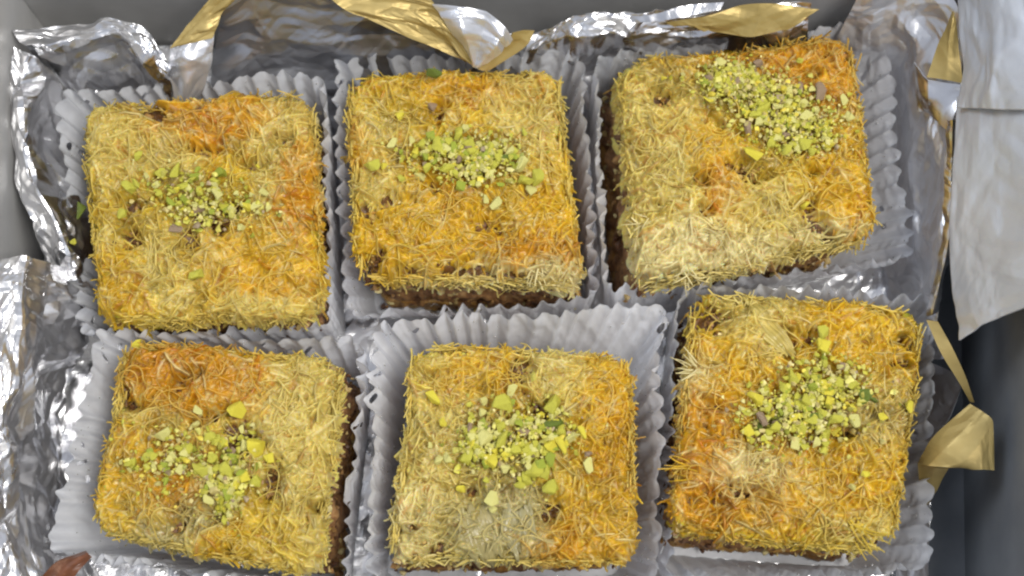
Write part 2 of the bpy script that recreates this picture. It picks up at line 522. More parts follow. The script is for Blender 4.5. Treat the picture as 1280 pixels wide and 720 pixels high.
foil_patch("silver_fold", [
    [(7.77,4.22,2.7), (7.82,3.76,2.6), (7.92,3.34,2.4)],
    [(7.96,3.73,3), (7.99,3.43,2.85), (8.10,3.27,2.5)],
    [(8.55,3.53,3.25), (8.51,3.30,3.1), (8.32,2.71,2.9)]], M_FOIL, 103, 0.35, thick=0.02)
foil_patch("silver_fold", [
    [(8.25,2.86,3.15), (8.16,1.80,3), (8.07,0.60,2.8), (7.82,-0.73,2.3)],
    [(8.28,2.80,3.3), (8.22,1.68,3.12), (8.14,0.56,2.95), (7.88,-0.76,2.45)],
    [(8.39,2.84,3.2), (8.31,1.62,3.05), (8.24,0.59,2.85), (8.00,-0.68,2.35)]], M_FOIL, 107, 0.18, stretch=3, thick=0.02)
foil_patch("gold_fold", [
    [(7.72,-0.89,2.6), (7.96,-1.49,2.55), (8.27,-1.97,2.4), (8.55,-2.36,2.2)],
    [(7.90,-0.94,2.7), (8.15,-1.42,2.65), (8.39,-1.90,2.5), (8.61,-2.38,2.25)]], M_GOLD, 109, 0.1, thick=0.02)
foil_patch("gold_fold", [
    [(7.56,-3.46,1.9), (7.81,-3.00,2.3), (8.41,-2.46,2.6)],
    [(7.65,-3.57,2.3), (8.00,-3.22,2.6), (8.58,-2.63,2.75)],
    [(7.94,-3.62,2.5), (8.30,-3.44,2.7), (8.74,-2.81,2.8)],
    [(8.23,-3.60,2.5), (8.47,-3.67,2.65), (8.73,-3.70,2.7)]], M_GOLD, 113, 0.16, thick=0.02)
foil_patch("gold_fold", [
    [(7.56,-3.48,1.88), (7.69,-3.80,1.5), (7.88,-4.20,1)],
    [(7.77,-3.57,2.2), (7.86,-3.82,1.7), (7.92,-4.15,1.1)],
    [(7.98,-3.63,2.45), (8.02,-3.75,1.9), (7.99,-4.04,1.2)]], M_GOLD, 115, 0.2, thick=0.02)

# sheet folded over the right-hand edge of the box: crumpled above, smooth below
flap = link("liner_flap", None, label="pale grey sheet folded over the right box edge, crumpled at its upper end", category="foil flap")
foil_patch("crumpled_end", [
    [(8.31,5.46,3.9), (8.32,4.50,3.85), (8.40,3.58,3.75), (8.28,2.93,3.6)],
    [(8.47,5.16,4.5), (8.55,4.30,4.3), (8.54,3.40,4.2), (8.49,2.72,4.1)],
    [(8.82,4.96,4.9), (8.77,4.03,4.9), (8.70,3.15,4.8), (8.68,2.47,4.7)],
    [(9.36,4.57,5.7), (9.28,3.66,5.7), (9.20,2.77,5.7), (9.17,2.11,5.6)]], M_FLAP, 121, 0.5, stretch=0.6, soft=True, parent=flap)
foil_patch("smooth_sheet", [
    [(8.36,3.24,3.4), (8.17,1.66,3.4), (8.09,0.49,3.2), (8.10,-0.57,3.2), (8.12,-1.43,3.3)],
    [(8.58,3.05,3.9), (8.41,1.48,3.95), (8.33,0.29,3.9), (8.29,-0.60,3.9), (8.31,-1.28,3.95)],
    [(8.80,2.81,4.5), (8.66,1.28,4.55), (8.58,0.12,4.5), (8.52,-0.60,4.5), (8.52,-1.23,4.5)],
    [(9.28,2.43,5.45), (9.09,0.93,5.6), (8.99,-0.19,5.6), (8.94,-0.75,5.6), (8.90,-1.19,5.6)]], M_FLAP, 127, 0.2, parent=flap, thick=0.03, soft=True)

# ------------------------------------------------------------------ pastries
#  corners of the top (back-left, back-right, front-right, front-left), browning patches, bare spots
COL = {'O': (0.71, 0.36, 0.015), 'D': (0.52, 0.20, 0.011), 'G': (0.76, 0.485, 0.026), 'Y': (0.74, 0.535, 0.055),
       'C': (0.75, 0.61, 0.165), 'W': (0.83, 0.735, 0.36), 'A': (0.50, 0.435, 0.19)}
PIECES = [
    dict(seed=1, sh=(0.1, -0.12), q=[(-8.20,3.40), (-3.92,3.60), (-3.58,-0.80), (-7.71,-0.83)], zt=2.70,
         label="golden shredded pastry square, at the back left beside the foil corner",
         base='YC', n=6240,
         pat=[((-5.76,3.01), 1.15, .38, 'O', 2.2), ((-3.98,1.80), .30, .8, 'O', 2.2), ((-5.02,0.23), 1.2, .6, 'G', 1.6), ((-4.63,-0.16), .9, .3, 'O', .7),
              ((-7.61,-0.19), .4, .55, 'G', 1.6), ((-7.34,2.52), .7, .6, 'C', 1.3), ((-4.45,2.85), .6, .4, 'C', 1.5), ((-6.36,0.07), .6, .6, 'C', 1.5),
              ((-4.60,-0.77), .9, .22, 'C', 1.4), ((-6.81,1.33), .5, .3, 'Y', 1)],
         hole=[((-7.25,0.74), .22, .3), ((-5.89,2.52), .5, .14), ((-4.95,2.12), .3, .18), ((-6.16,0.62), .3, .2), ((-5.88,1.01), .5, .15)],
         nut=[((-6.66,1.91), .15, 'y'), ((-6.31,1.90), .19, 'y'), ((-5.52,1.90), .17, 'g'), ((-7.23,1.61), .14, 'y'), ((-6.43,1.56), .10, 'y'), ((-6.00,1.85), .12, 'g'),
              ((-5.54,1.47), .15, 'p'), ((-7.35,1.14), .14, 'y'), ((-4.87,2.07), .08, 'n'), ((-4.68,1.52), .10, 'p'), ((-4.91,1.48), .06, 'p'), ((-4.99,1.23), .13, 'n'),
              ((-4.81,1.21), .12, 'p'), ((-5.99,1.29), .09, 'p'), ((-5.89,-0.05), .15, 'y'), ((-6.30,0.85), .12, 'b'), ((-6.44,1.33), .10, 'g'), ((-6.16,1.36), .11, 'g'), ((-5.66,1.17), .08, 'p'), ((-5.28,1.12), .10, 'y')],
         cl=[((-6.30,1.64), .9, .35), ((-5.29,1.21), .8, .35), ((-5.97,1.17), .5, .3)], nn=45, fine=380),
    dict(seed=2, sh=(0.14, -0.08), q=[(-3.16,3.96), (0.81,4.10), (1.31,-0.19), (-2.84,-0.07)], zt=2.72,
         label="golden shredded pastry square with an orange patch, back row between its two neighbours",
         base='YG', n=6240,
         pat=[((-0.85,3.63), .9, .3, 'O', 1.2), ((-1.24,3.75), .9, .3, 'G', 1.5), ((-2.47,3.50), .6, .5, 'Y', 1.2), ((-2.61,2.85), .5, .5, 'C', 1.2), ((0.31,3.17), .55, .8, 'C', 1.8),
              ((-3.01,2.52), .16, .35, 'O', 1.5), ((-2.33,0.62), .7, .8, 'G', 2), ((-0.98,0.85), 1.1, .7, 'G', 1.8), ((-0.98,1.33), .35, .4, 'O', .9), ((0.38,0.49), .9, .26, 'O', 3),
              ((-2.55,0.31), .5, .25, 'O', 1), ((0.30,-0.08), 1.1, .28, 'W', 2.5), ((-2.65,1.64), .4, .4, 'C', 1.6), ((0.75,1.09), .4, .5, 'G', 1), ((-1.49,-0.08), .6, .2, 'W', 1)],
         hole=[((-2.27,1.44), .55, .18), ((-0.27,0.93), .45, .18), ((-1.12,0.07), .35, .28), ((-1.91,-0.00), .25, .15), ((-0.60,-0.00), .3, .25), ((-2.08,-0.54), .8, .2)],
         nut=[((-2.28,2.51), .12, 'p'), ((-2.07,2.22), .10, 'y'), ((-1.75,1.91), .15, 'p'), ((-2.67,2.11), .18, 'y'), ((-1.68,2.36), .09, 'p'), ((-1.03,2.72), .13, 'y'), ((-0.86,2.52), .17, 'y'),
              ((-0.61,2.56), .13, 'p'), ((-0.32,2.51), .11, 'p'), ((-0.03,2.31), .15, 'p'), ((0.15,2.03), .16, 'p'), ((0.24,1.75), .14, 'y'), ((0.36,1.59), .13, 'p'), ((0.47,1.82), .16, 'y'),
              ((-0.50,1.37), .12, 'p'), ((-0.30,1.29), .16, 'p'), ((-1.41,2.48), .15, 'y'), ((-1.22,2.01), .15, 'y'), ((-0.76,2.31), .14, 'y'), ((-0.61,2.04), .12, 'y'), ((-2.15,3.13), .11, 'n'),
              ((0.26,2.72), .12, 'y'), ((-1.50,3.92), .14, 'd'), ((-1.57,3.32), .12, 'b'), ((-1.63,2.03), .1, 'y'), ((-0.46,2.28), .12, 'g'), ((-0.27,2.12), .12, 'y'), ((-0.99,2.23), .1, 'b')],
         cl=[((-1.22,2.36), .8, .4), ((-0.46,2.28), .7, .4), ((-0.76,1.96), .6, .3)], nn=110, fine=620),
    dict(seed=3, sh=(-0.4, -0.1), q=[(2.08,4.23), (6.65,4.87), (6.83,0.77), (2.42,-0.22)], zt=2.74,
         label="pale shredded pastry square with a wide fine crumb topping, at the back right",
         base='CY', n=7200,
         pat=[((5.36,4.40), 1.5, .42, 'O', 2.2), ((6.19,3.92), .6, .5, 'O', 2), ((6.46,1.88), .5, 1.1, 'G', 2.4), ((6.66,1.40), .25, .4, 'O', 1.5), ((4.02,1.53), .30, .42, 'O', 2.6), ((3.50,4.43), .7, .25, 'G', 1.5),
              ((2.75,2.52), .7, 1.5, 'C', 1.7), ((3.45,0.34), 1.3, .5, 'W', 2), ((4.83,1.09), .8, .5, 'C', 1.5), ((5.95,0.85), .5, .3, 'W', 1.8), ((3.66,2.36), .4, .5, 'G', 1.0), ((4.66,0.62), .5, .2, 'W', 1)],
         hole=[((4.41,1.96), .4, .2), ((5.81,1.96), .2, .15), ((3.49,1.72), .25, .15), ((5.60,1.33), .25, .2), ((3.63,1.17), .2, .15), ((2.93,3.50), .3, .2)],
         nut=[((4.55,2.31), .19, 'n'), ((4.75,3.14), .17, 'y'), ((4.67,3.01), .15, 'y'), ((5.55,2.52), .19, 'y'), ((5.61,3.03), .15, 'p'), ((5.34,2.96), .13, 'p'), ((6.45,3.01), .13, 'p'),
              ((6.38,3.39), .11, 'p'), ((5.60,1.31), .13, 'n'), ((4.97,2.52), .16, 'y'), ((5.19,2.36), .15, 'y'), ((5.21,2.69), .12, 'b'), ((4.47,2.77), .13, 'b'), ((5.56,3.67), .11, 'b'), ((5.92,3.55), .17, 'b'),
              ((2.92,3.83), .08, 'n'), ((6.02,2.46), .11, 'n'), ((5.68,2.38), .12, 'y'), ((3.77,3.75), .1, 'b'), ((4.73,4.10), .13, 'b')],
         cl=[((4.55,3.58), .85, .5), ((5.15,3.17), .95, .6), ((5.52,2.77), .7, .45), ((4.17,3.75), .5, .35)], nn=110, fine=2000),
    dict(seed=4, sh=(0.28, -0.05), q=[(-7.18,-1.29), (-3.18,-1.65), (-3.52,-5.47), (-7.55,-4.79)], zt=2.70,
         label="golden shredded pastry square with a browned back corner, at the front left",
         base='YC', n=6240,
         pat=[((-5.87,-1.95), 1.1, .42, 'O', 2.6), ((-6.25,-1.86), .7, .3, 'D', 1.6), ((-5.63,-2.42), .8, .25, 'O', 1), ((-7.09,-3.59), .5, .8, 'G', 2), ((-6.35,-3.88), .6, .6, 'O', 1.1), ((-3.51,-2.27), .6, .7, 'C', 2), ((-3.83,-3.74), .5, 1.4, 'C', 1.8),
              ((-4.22,-4.74), .6, .5, 'Y', 1.6), ((-5.13,-5.09), .35, .35, 'G', 2), ((-6.57,-4.88), .7, .35, 'A', 1.5), ((-6.74,-4.45), .5, .3, 'Y', 1.2), ((-7.00,-2.72), .3, .3, 'C', 1.2), ((-5.88,-4.45), .6, .3, 'A', 1)],
         hole=[((-6.72,-2.54), .2, .14), ((-5.47,-2.72), .6, .16), ((-5.42,-4.45), .22, .2), ((-4.40,-3.95), .25, .4), ((-6.15,-4.74), .35, .2), ((-6.41,-5.19), .5, .15), ((-4.94,-3.16), .4, .3)],
         nut=[((-5.92,-3.24), .17, 'y'), ((-5.61,-3.69), .17, 'y'), ((-5.14,-3.79), .20, 'y'), ((-4.67,-3.23), .22, 'n'), ((-4.88,-3.24), .13, 'p'), ((-5.41,-3.50), .14, 'y'), ((-5.33,-3.68), .10, 'y'), ((-5.04,-2.57), .17, 'n'),
              ((-5.74,-2.61), .11, 'p'), ((-4.41,-3.50), .13, 'n'), ((-4.62,-3.89), .15, 'y'), ((-5.43,-4.25), .12, 'p'), ((-5.05,-4.52), .09, 'p'), ((-6.35,-3.01), .16, 'p'), ((-5.24,-3.24), .13, 'n'), ((-5.07,-3.45), .14, 'g'), ((-6.86,-3.59), .12, 'y'),
              ((-4.89,-3.62), .11, 'y'), ((-5.45,-3.13), .12, 'y'), ((-5.11,-4.17), .13, 'g'), ((-4.92,-3.85), .1, 'y'), ((-6.57,-3.48), .10, 'y'), ((-6.19,-3.52), .1, 'p')],
         cl=[((-5.21,-3.52), .7, .6), ((-6.15,-3.52), .8, .5), ((-5.11,-4.17), .3, .4)], nn=65, fine=650),
    dict(seed=5, sh=(-0.18, -0.12), q=[(-1.74,-1.35), (2.15,-1.56), (2.19,-5.24), (-2.16,-5.30)], zt=2.70,
         label="shredded pastry square with a see-through grey flake, in the middle of the front row",
         base='CY', n=6480,
         pat=[((-0.41,-1.90), .5, .45, 'G', 2), ((-1.17,-2.27), .5, .3, 'G', 1.2), ((0.88,-1.98), .6, .45, 'C', 1.5), ((1.91,-3.52), .5, 1.9, 'G', 2.2), ((1.89,-3.30), .3, 1.2, 'O', 1.6), ((1.07,-5.02), .9, .35, 'O', 1.6), ((1.15,-4.59), .6, .5, 'G', 1.4),
              ((-1.52,-3.45), .8, 1.3, 'C', 1.8), ((-1.86,-4.59), .5, .6, 'W', 1.8), ((-0.29,-4.74), .9, .6, 'A', 2.2), ((1.76,-1.98), .4, .3, 'G', 1)],
         hole=[((-1.36,-5.05), .35, .28), ((-0.94,-4.09), .35, .2), ((0.57,-4.38), .35, .3), ((-2.02,-3.74), .15, .3), ((0.58,-2.50), .3, .2), ((-1.72,-4.45), .15, .3)],
         nut=[((-1.45,-2.41), .15, 'n'), ((-0.16,-2.55), .18, 'y'), ((-0.50,-2.44), .10, 'p'), ((-0.55,-2.66), .10, 'p'), ((0.73,-2.52), .18, 'y'), ((0.74,-2.70), .14, 'p'), ((0.77,-2.88), .16, 'd'), ((-0.48,-3.16), .17, 'p'), ((-0.12,-3.18), .21, 'y'),
              ((-0.73,-3.13), .12, 'p'), ((-0.83,-3.45), .17, 'y'), ((-1.33,-3.55), .12, 'p'), ((-1.16,-3.53), .13, 'p'), ((-0.38,-3.59), .15, 'n'), ((-0.12,-3.68), .12, 'p'), ((0.07,-3.37), .15, 'y'), ((0.33,-3.37), .18, 'y'), ((0.68,-3.27), .14, 'n'), ((0.87,-3.30), .15, 'n'),
              ((1.10,-3.14), .13, 'p'), ((0.40,-3.71), .17, 'y'), ((0.59,-3.76), .14, 'y'), ((0.25,-3.89), .14, 'y'), ((0.71,-4.02), .19, 'y'), ((-0.37,-4.22), .15, 'p'), ((-0.34,-4.42), .11, 'p'), ((-0.91,-3.98), .13, 'n'), ((1.37,-3.63), .13, 'p'), ((0.29,-2.91), .11, 'p'),
              ((-1.24,-2.83), .10, 'n'), ((-1.49,-3.26), .08, 'p'), ((1.36,-3.42), .09, 'b'), ((0.67,-3.53), .13, 'g'), ((-0.22,-2.94), .11, 'y'), ((0.00,-2.27), .12, 'p'), ((-0.51,-2.89), .11, 'b')],
         cl=[((0.15,-3.30), .9, .6), ((-0.58,-3.23), .5, .5), ((0.58,-2.94), .6, .4)], nn=110, fine=720),
    dict(seed=6, sh=(-0.18, -0.14), q=[(3.46,-0.37), (7.69,-0.71), (6.76,-5.07), (2.89,-4.76)], zt=2.74,
         label="golden shredded pastry square with spiky loose threads, at the front right",
         base='GY', n=7200,
         pat=[((3.42,-2.94), .5, .8, 'O', 2.2), ((3.68,-1.83), .6, .5, 'G', 1.6), ((6.50,-1.38), 1.2, .6, 'G', 1.5), ((6.58,-2.42), .7, .6, 'A', .9), ((6.60,-2.12), .6, .5, 'Y', 1.2), ((3.52,-4.17), .6, .4, 'O', 2), ((4.59,-4.45), .7, .3, 'O', .8),
              ((4.26,-3.76), .8, .3, 'W', 1.8), ((3.21,-1.80), .35, .5, 'W', 2.5), ((4.24,-0.54), .35, .4, 'C', 1.6), ((4.74,-1.07), .5, .45, 'C', 1.6), ((5.48,-3.88), 1.0, .5, 'G', 1.2), ((6.30,-4.74), .5, .3, 'C', 1.5), ((7.25,-1.07), .5, .3, 'Y', 1.4)],
         hole=[((3.73,-0.95), .3, .28), ((3.66,-4.28), .4, .14), ((5.32,-1.30), .4, .25), ((7.21,-1.68), .2, .15), ((3.07,-2.42), .15, .2)],
         nut=[((4.45,-2.38), .18, 'n'), ((5.33,-2.52), .17, 'y'), ((5.72,-2.44), .16, 'n'), ((5.12,-2.01), .16, 'y'), ((4.97,-2.18), .14, 'y'), ((5.95,-2.12), .15, 'y'), ((6.24,-2.17), .15, 'y'), ((4.99,-2.39), .15, 'y'), ((5.39,-2.79), .18, 'y'), ((5.93,-3.02), .16, 'n'),
              ((4.26,-3.02), .13, 'n'), ((5.11,-3.23), .14, 'p'), ((5.03,-2.64), .15, 'p'), ((5.69,-1.23), .17, 'y'), ((5.68,-1.44), .16, 'n'), ((7.23,-2.55), .14, 'n'), ((6.22,-2.82), .14, 'p'), ((5.83,-2.79), .15, 'y'), ((5.49,-2.20), .14, 'g'), ((5.67,-3.08), .16, 'y'), ((4.52,-2.79), .14, 'b'),
              ((6.35,-3.82), .12, 'n'), ((6.15,-4.02), .11, 'p'), ((6.76,-2.73), .1, 'n'), ((6.13,-2.60), .15, 'n'), ((4.73,-2.94), .13, 'y'), ((6.47,-2.36), .16, 'd'), ((6.61,-2.44), .09, 'd'), ((4.70,-2.60), .12, 'y'), ((5.24,-3.01), .14, 'y'), ((4.23,-2.64), .12, 'y')],
         cl=[((5.40,-2.57), .9, .75), ((4.96,-2.72), .8, .6), ((5.86,-2.12), .6, .5)], nn=110, fine=1100),
]


def quad_uv(q, u, v):
    q = np.asarray(q, float)
    u, v = np.asarray(u)[..., None], np.asarray(v)[..., None]
    return (q[0] * (1 - u) + q[1] * u) * (1 - v) + (q[3] * (1 - u) + q[2] * u) * v


def outside(q, p):
    """signed distance of points p outside the convex quad q (negative inside), and its outward direction"""
    q = np.asarray(q, float)
    ds, ns = [], []
    for k in range(4):
        a, b = q[k], q[(k + 1) % 4]
        e = b - a
        n_ = np.array([-e[1], e[0]]) / np.linalg.norm(e)      # corners run clockwise: left normal is outward
        ds.append((p - a) @ n_)
        ns.append(n_)
    ds, ns = np.stack(ds, 1), np.array(ns)
    nrm = ns[ds.argmax(1)]
    srt = np.sort(ds, 1)
    r = .42                                                    # soft corners
    best = np.where(srt[:, 2] > -r, np.hypot(np.maximum(srt[:, 3] + r, 0), np.maximum(srt[:, 2] + r, 0)) - r, srt[:, 3])
    best = best + .09 * vnoise(p * 1.1, 77) - .05
    return best, nrm


class Field:
    """browning, bare spots and clump height over the top of one pastry (world cm)"""

    def __init__(self, P, cen):
        self.P, self.s = P, P['seed'] * 100
        self.cen = cen

    def warp(self, p):
        return p + 0.22 * np.stack([fbm(p * 1.7, self.s + 1), fbm(p * 1.7, self.s + 2)], -1)

    def weights(self, p):
        p = self.warp(p)
        w = []
        for c, rx, ry, k, st in self.P['pat']:
            d = ((p[:, 0] - c[0]) / rx) ** 2 + ((p[:, 1] - c[1]) / ry) ** 2
            w.append(st * np.exp(-d ** 1.15))
        f = 0.5 + 0.5 * np.tanh(2.5 * fbm(p * 1.1, self.s + 5))
        w.append(0.24 * f)
        w.append(0.24 * (1 - f))
        return np.stack(w, 1), [COL[a[3]] for a in self.P['pat']] + [COL[c] for c in self.P['base']]

    def colour(self, p, rng=None):
        w, cols = self.weights(p)
        cols = np.array(cols)
        w = w ** 1.3
        w = w / w.sum(1, keepdims=True)
        if rng is None:
            return w @ cols
        pick = (w.cumsum(1) > rng.random((len(p), 1))).argmax(1)
        return 0.30 * cols[pick] + 0.70 * (w @ cols)

    def bare(self, p):
        p = self.warp(p)
        h = np.zeros(len(p))
        for c, rx, ry in self.P['hole']:
            d = ((p[:, 0] - c[0]) / rx) ** 2 + ((p[:, 1] - c[1]) / ry) ** 2
            h = np.maximum(h, np.exp(-(d / 1.05) ** 1.5))
        n_ = vnoise(p * np.array([2.0, 3.2]) @ np.array([[.8, -.6], [.6, .8]]), self.s + 9)
        h = np.maximum(h, np.clip((n_ - 0.45) * 3.4, 0, 1))
        return h

    def topping(self, p):
        h = np.zeros(len(p))
        for c, rx, ry in self.P['cl']:
            d = ((p[:, 0] - c[0]) / rx) ** 2 + ((p[:, 1] - c[1]) / ry) ** 2
            h = np.maximum(h, np.exp(-d * .9))
        return h

    def fused(self, p):
        w, _ = self.weights(p)
        o = np.array([a[3] in 'OD' for a in self.P['pat']] + [False, False])
        g = np.array([a[3] == 'G' for a in self.P['pat']] + [False, False])
        return np.clip((w[:, o].sum(1) * .9 + w[:, g].sum(1) * .45) / (w.sum(1) + .3), 0, 1)

    def height(self, p):
        d, _n = outside(self.P['q'], p)
        rim = np.clip((d + .38) / .38, 0, 1.3) ** 2
        return -.17 * rim + 0.20 * fbm(p * 0.9, self.s + 21, 2) + 0.085 * vnoise(p * 3.3, self.s + 23) + 0.05 * vnoise(p * 6.5, self.s + 25) - 0.24 * self.bare(p)


def tubes(path, rad, col, flat=None, sides=4):
    """path (N,K,3), rad (N,K), col (N,K,3) -> verts, quads, colours"""
    N, K, _ = path.shape
    t = np.gradient(path, axis=1)
    t /= np.linalg.norm(t, axis=-1, keepdims=True) + 1e-9
    up = np.zeros_like(t)
    up[..., 2] = 1
    up[..., 0] = 0.02
    a = np.cross(t, up)
    a /= np.linalg.norm(a, axis=-1, keepdims=True) + 1e-9
    b_ = np.cross(a, t)
    ang = np.arange(sides) / sides * 2 * np.pi + 0.4
    fl = np.ones((N, 1, 1, 1)) if flat is None else np.asarray(flat).reshape(N, 1, 1, 1)
    ring = (a[:, :, None] * (np.cos(ang)[None, None, :, None] * fl) + b_[:, :, None] * np.sin(ang)[None, None, :, None])
    v = path[:, :, None] + ring * rad[:, :, None, None]
    c = np.broadcast_to(col[:, :, None], v.shape)
    base = np.arange(N)[:, None, None] * K * sides
    k = np.arange(K - 1)[None, :, None] * sides
    s = np.arange(sides)[None, None]
    s2 = (s + 1) % sides
    f = np.stack([base + k + s, base + k + s2, base + k + sides + s2, base + k + sides + s], -1).reshape(-1, 4)
    return v.reshape(-1, 3), f, c.reshape(-1, 3)


def fused_mat(path, col, rad, cell=.0165):
    """press many threads together: their tops and colours on a fine grid, gaps closed, wide gaps left open"""
    N, K, _ = path.shape
    S = 26
    x = np.linspace(0, K - 1, S)
    i = np.clip(np.floor(x).astype(int), 0, K - 2)
    fr = (x - i)[None, :, None]
    d = path[:, i] * (1 - fr) + path[:, i + 1] * fr
    lo = d[..., :2].min((0, 1)) - .06
    hi = d[..., :2].max((0, 1)) + .06
    nx, ny = np.ceil((hi - lo) / cell).astype(int) + 1
    g = np.rint((d[..., :2] - lo) / cell).astype(int).reshape(-1, 2)
    z = d[..., 2].reshape(-1)
    c = np.repeat(col, S, 0)
    rr = np.repeat(rad, S)
    H = np.full((nx, ny), -1e3)
    C_ = np.zeros((nx, ny, 3))
    for dx in (-1, 0, 1):
        for dy in (-1, 0, 1):
            dist = math.hypot(dx, dy) * cell
            use = dist <= rr * 1.5 + .002
            zz = z - .55 * dist ** 2 / np.maximum(rr, .006)
            gx, gy = np.clip(g[:, 0] + dx, 0, nx - 1)[use], np.clip(g[:, 1] + dy, 0, ny - 1)[use]
            zu, cu = zz[use], c[use]
            o = np.argsort(zu)
            gx, gy, zu, cu = gx[o], gy[o], zu[o], cu[o]
            T_ = np.full((nx, ny), -1e3)
            T_[gx, gy] = zu
            Ct = np.zeros((nx, ny, 3))
            Ct[gx, gy] = cu
            m = T_ > H
            H[m], C_[m] = T_[m], Ct[m]

    def nb(A):
        P_ = np.pad(A, ((1, 1), (1, 1)) + ((0, 0),) * (A.ndim - 2), mode='edge')
        return [P_[1 + a:1 + a + nx, 1 + b:1 + b + ny] for a in (-1, 0, 1) for b in (-1, 0, 1)]
    W_ = np.array([1, 2, 1, 2, 4, 2, 1, 2, 1.])
    for it in range(9):
        ok = H > -100
        if it < 3:                                        # close narrow gaps
            oks = nb(ok)
            cnt = sum(o_.astype(int) for o_ in oks)
            hs = sum(np.where(o_, h_, 0) for o_, h_ in zip(oks, nb(H))) / np.maximum(cnt, 1)
            cs = sum(np.where(o_[..., None], c_, 0) for o_, c_ in zip(oks, nb(C_))) / np.maximum(cnt, 1)[..., None]
            m = ~ok & (cnt >= 5)
            H[m], C_[m] = hs[m] - .018, cs[m] * .97
        elif it in (5, 7):                                # let the syrup soften it
            oks = [w * o_ for w, o_ in zip(W_, nb(ok.astype(float)))]
            tot = sum(oks)
            hs = sum(o_ * h_ for o_, h_ in zip(oks, nb(np.where(ok, H, 0)))) / np.maximum(tot, 1e-6)
            H[ok] = (.45 * H + .55 * hs)[ok]
            cs = sum(o_[..., None] * c_ for o_, c_ in zip(oks, nb(C_))) / np.maximum(tot, 1e-6)[..., None]
            C_[ok] = (.5 * C_ + .5 * cs)[ok]
    ok = H > -100
    rim = ok & (sum(o_.astype(int) for o_ in nb(ok)) < 9)
    H[rim] -= .035
    idx = np.full((nx, ny), -1)
    idx[ok] = np.arange(ok.sum())
    X, Y = np.meshgrid(np.arange(nx), np.arange(ny), indexing='ij')
    v = np.stack([lo[0] + X * cell, lo[1] + Y * cell, H], -1)[ok]
    f = np.stack([idx[:-1, :-1], idx[1:, :-1], idx[1:, 1:], idx[:-1, 1:]], -1).reshape(-1, 4)
    f = f[(f >= 0).all(1)]
    return v, f, C_[ok]


def ring_block(q, z0, z1, seed, grow=0.0, rnd=0.045, nper=240, rows=22, rings=26, a1=0.07, a2=0.05, top=True, zfun=None, taper=0.0, topk=1.0):
    """rough block on quad q: side rows, then rings closing over the top; returns verts, faces"""
    q = np.asarray(q, float)
    cen = q.mean(0)
    ring = perimeter(q, nper, rnd)
    rel = ring - cen
    L = np.linalg.norm(rel, axis=1, keepdims=True)
    rel = rel * (1 + grow / L)
    V = []
    for r in np.linspace(0, 1, rows):
        z = z0 + (z1 - z0) * r
        k = 1 - taper * r
        V.append(np.concatenate([cen + rel * k, np.full((nper, 1), z)], 1))
    if top:
        for r in np.linspace(1, 0, rings + 1)[1:]:
            V.append(np.concatenate([cen + rel * (1 - taper) * max(r, 0.004), np.full((nper, 1), z1)], 1))
    V = np.stack(V, 1)                                    # (per, rows, 3)
    nr = V.shape[1]
    f = grid_faces(nper, nr, close_u=True)
    flatv = V.reshape(-1, 3)
    side = (np.arange(nr) < rows)[None, :, None] * np.ones((nper, 1, 1))
    rad = rel / np.linalg.norm(rel, axis=1, keepdims=True)
    d = (a1 * fbm(flatv * 2.3, seed, 2) + a2 * fbm(flatv * 7.0, seed + 3, 3)).reshape(nper, nr, 1)
    out3 = np.concatenate([rad, np.zeros((nper, 1))], 1)[:, None] * np.ones((1, nr, 1))
    V = V + out3 * d * side
    edge = np.clip((np.arange(nr) - rows + 4) / 4, 0, 1)[None, :]
    V[..., 2] += d[..., 0] * edge * topk
    if zfun is not None:
        V[..., 2] += (zfun(V.reshape(-1, 3)[:, :2]).reshape(nper, nr)) * edge
    return V.reshape(-1, 3), f


def nut_mesh(seed, mat):
    import bmesh
    rng = np.random.default_rng(seed)
    bm = bmesh.new()
    pts = rng.normal(size=(12, 3))
    pts /= np.linalg.norm(pts, axis=1, keepdims=True)
    pts *= rng.uniform(.7, 1.2, (12, 1)) * np.array([1.0, rng.uniform(.65, .95), rng.uniform(.5, .75)])
    vs = [bm.verts.new(p_) for p_ in pts]
    bmesh.ops.convex_hull(bm, input=vs)
    bmesh.ops.delete(bm, geom=[x for x in bm.verts if not x.link_faces], context='VERTS')
    bmesh.ops.bevel(bm, geom=list(bm.edges), offset=.045, segments=1, affect='EDGES')
    me = bpy.data.meshes.new("pistachio_piece")
    bm.to_mesh(me)
    bm.free()
    me.polygons.foreach_set("use_smooth", np.full(len(me.polygons), False))
    me.materials.append(mat)
    return me


NUTM = {k: [nut_mesh(sd * 7 + i + 1, m) for i in range(6)] for sd, (k, m) in enumerate(NUT.items())}

ICO_V = np.array([(0, 0, 1), (.894, 0, .447), (.276, .851, .447), (-.724, .526, .447), (-.724, -.526, .447), (.276, -.851, .447),
                  (.724, .526, -.447), (-.276, .851, -.447), (-.894, 0, -.447), (-.276, -.851, -.447), (.724, -.526, -.447), (0, 0, -1)])
ICO_F = np.array([(0, 1, 2), (0, 2, 3), (0, 3, 4), (0, 4, 5), (0, 5, 1), (1, 6, 2), (2, 7, 3), (3, 8, 4), (4, 9, 5), (5, 10, 1),
                  (1, 10, 6), (2, 6, 7), (3, 7, 8), (4, 8, 9), (5, 9, 10), (6, 11, 7), (7, 11, 8), (8, 11, 9), (9, 11, 10), (10, 11, 6)])


def grains(pos, rad, col, rng, flat=1.0):
    n_ = len(pos)
    jit = rng.uniform(0.5, 1.35, (n_, 12, 1))
    sc = rng.uniform(0.55, 1.15, (n_, 1, 3)) * np.array([1, 1, flat])
    v = pos[:, None] + ICO_V[None] * jit * sc * rad[:, None, None]
    f = (np.arange(n_)[:, None, None] * 12 + ICO_F[None]).reshape(-1, 3)
    return v.reshape(-1, 3), f, np.repeat(col, 12, 0)


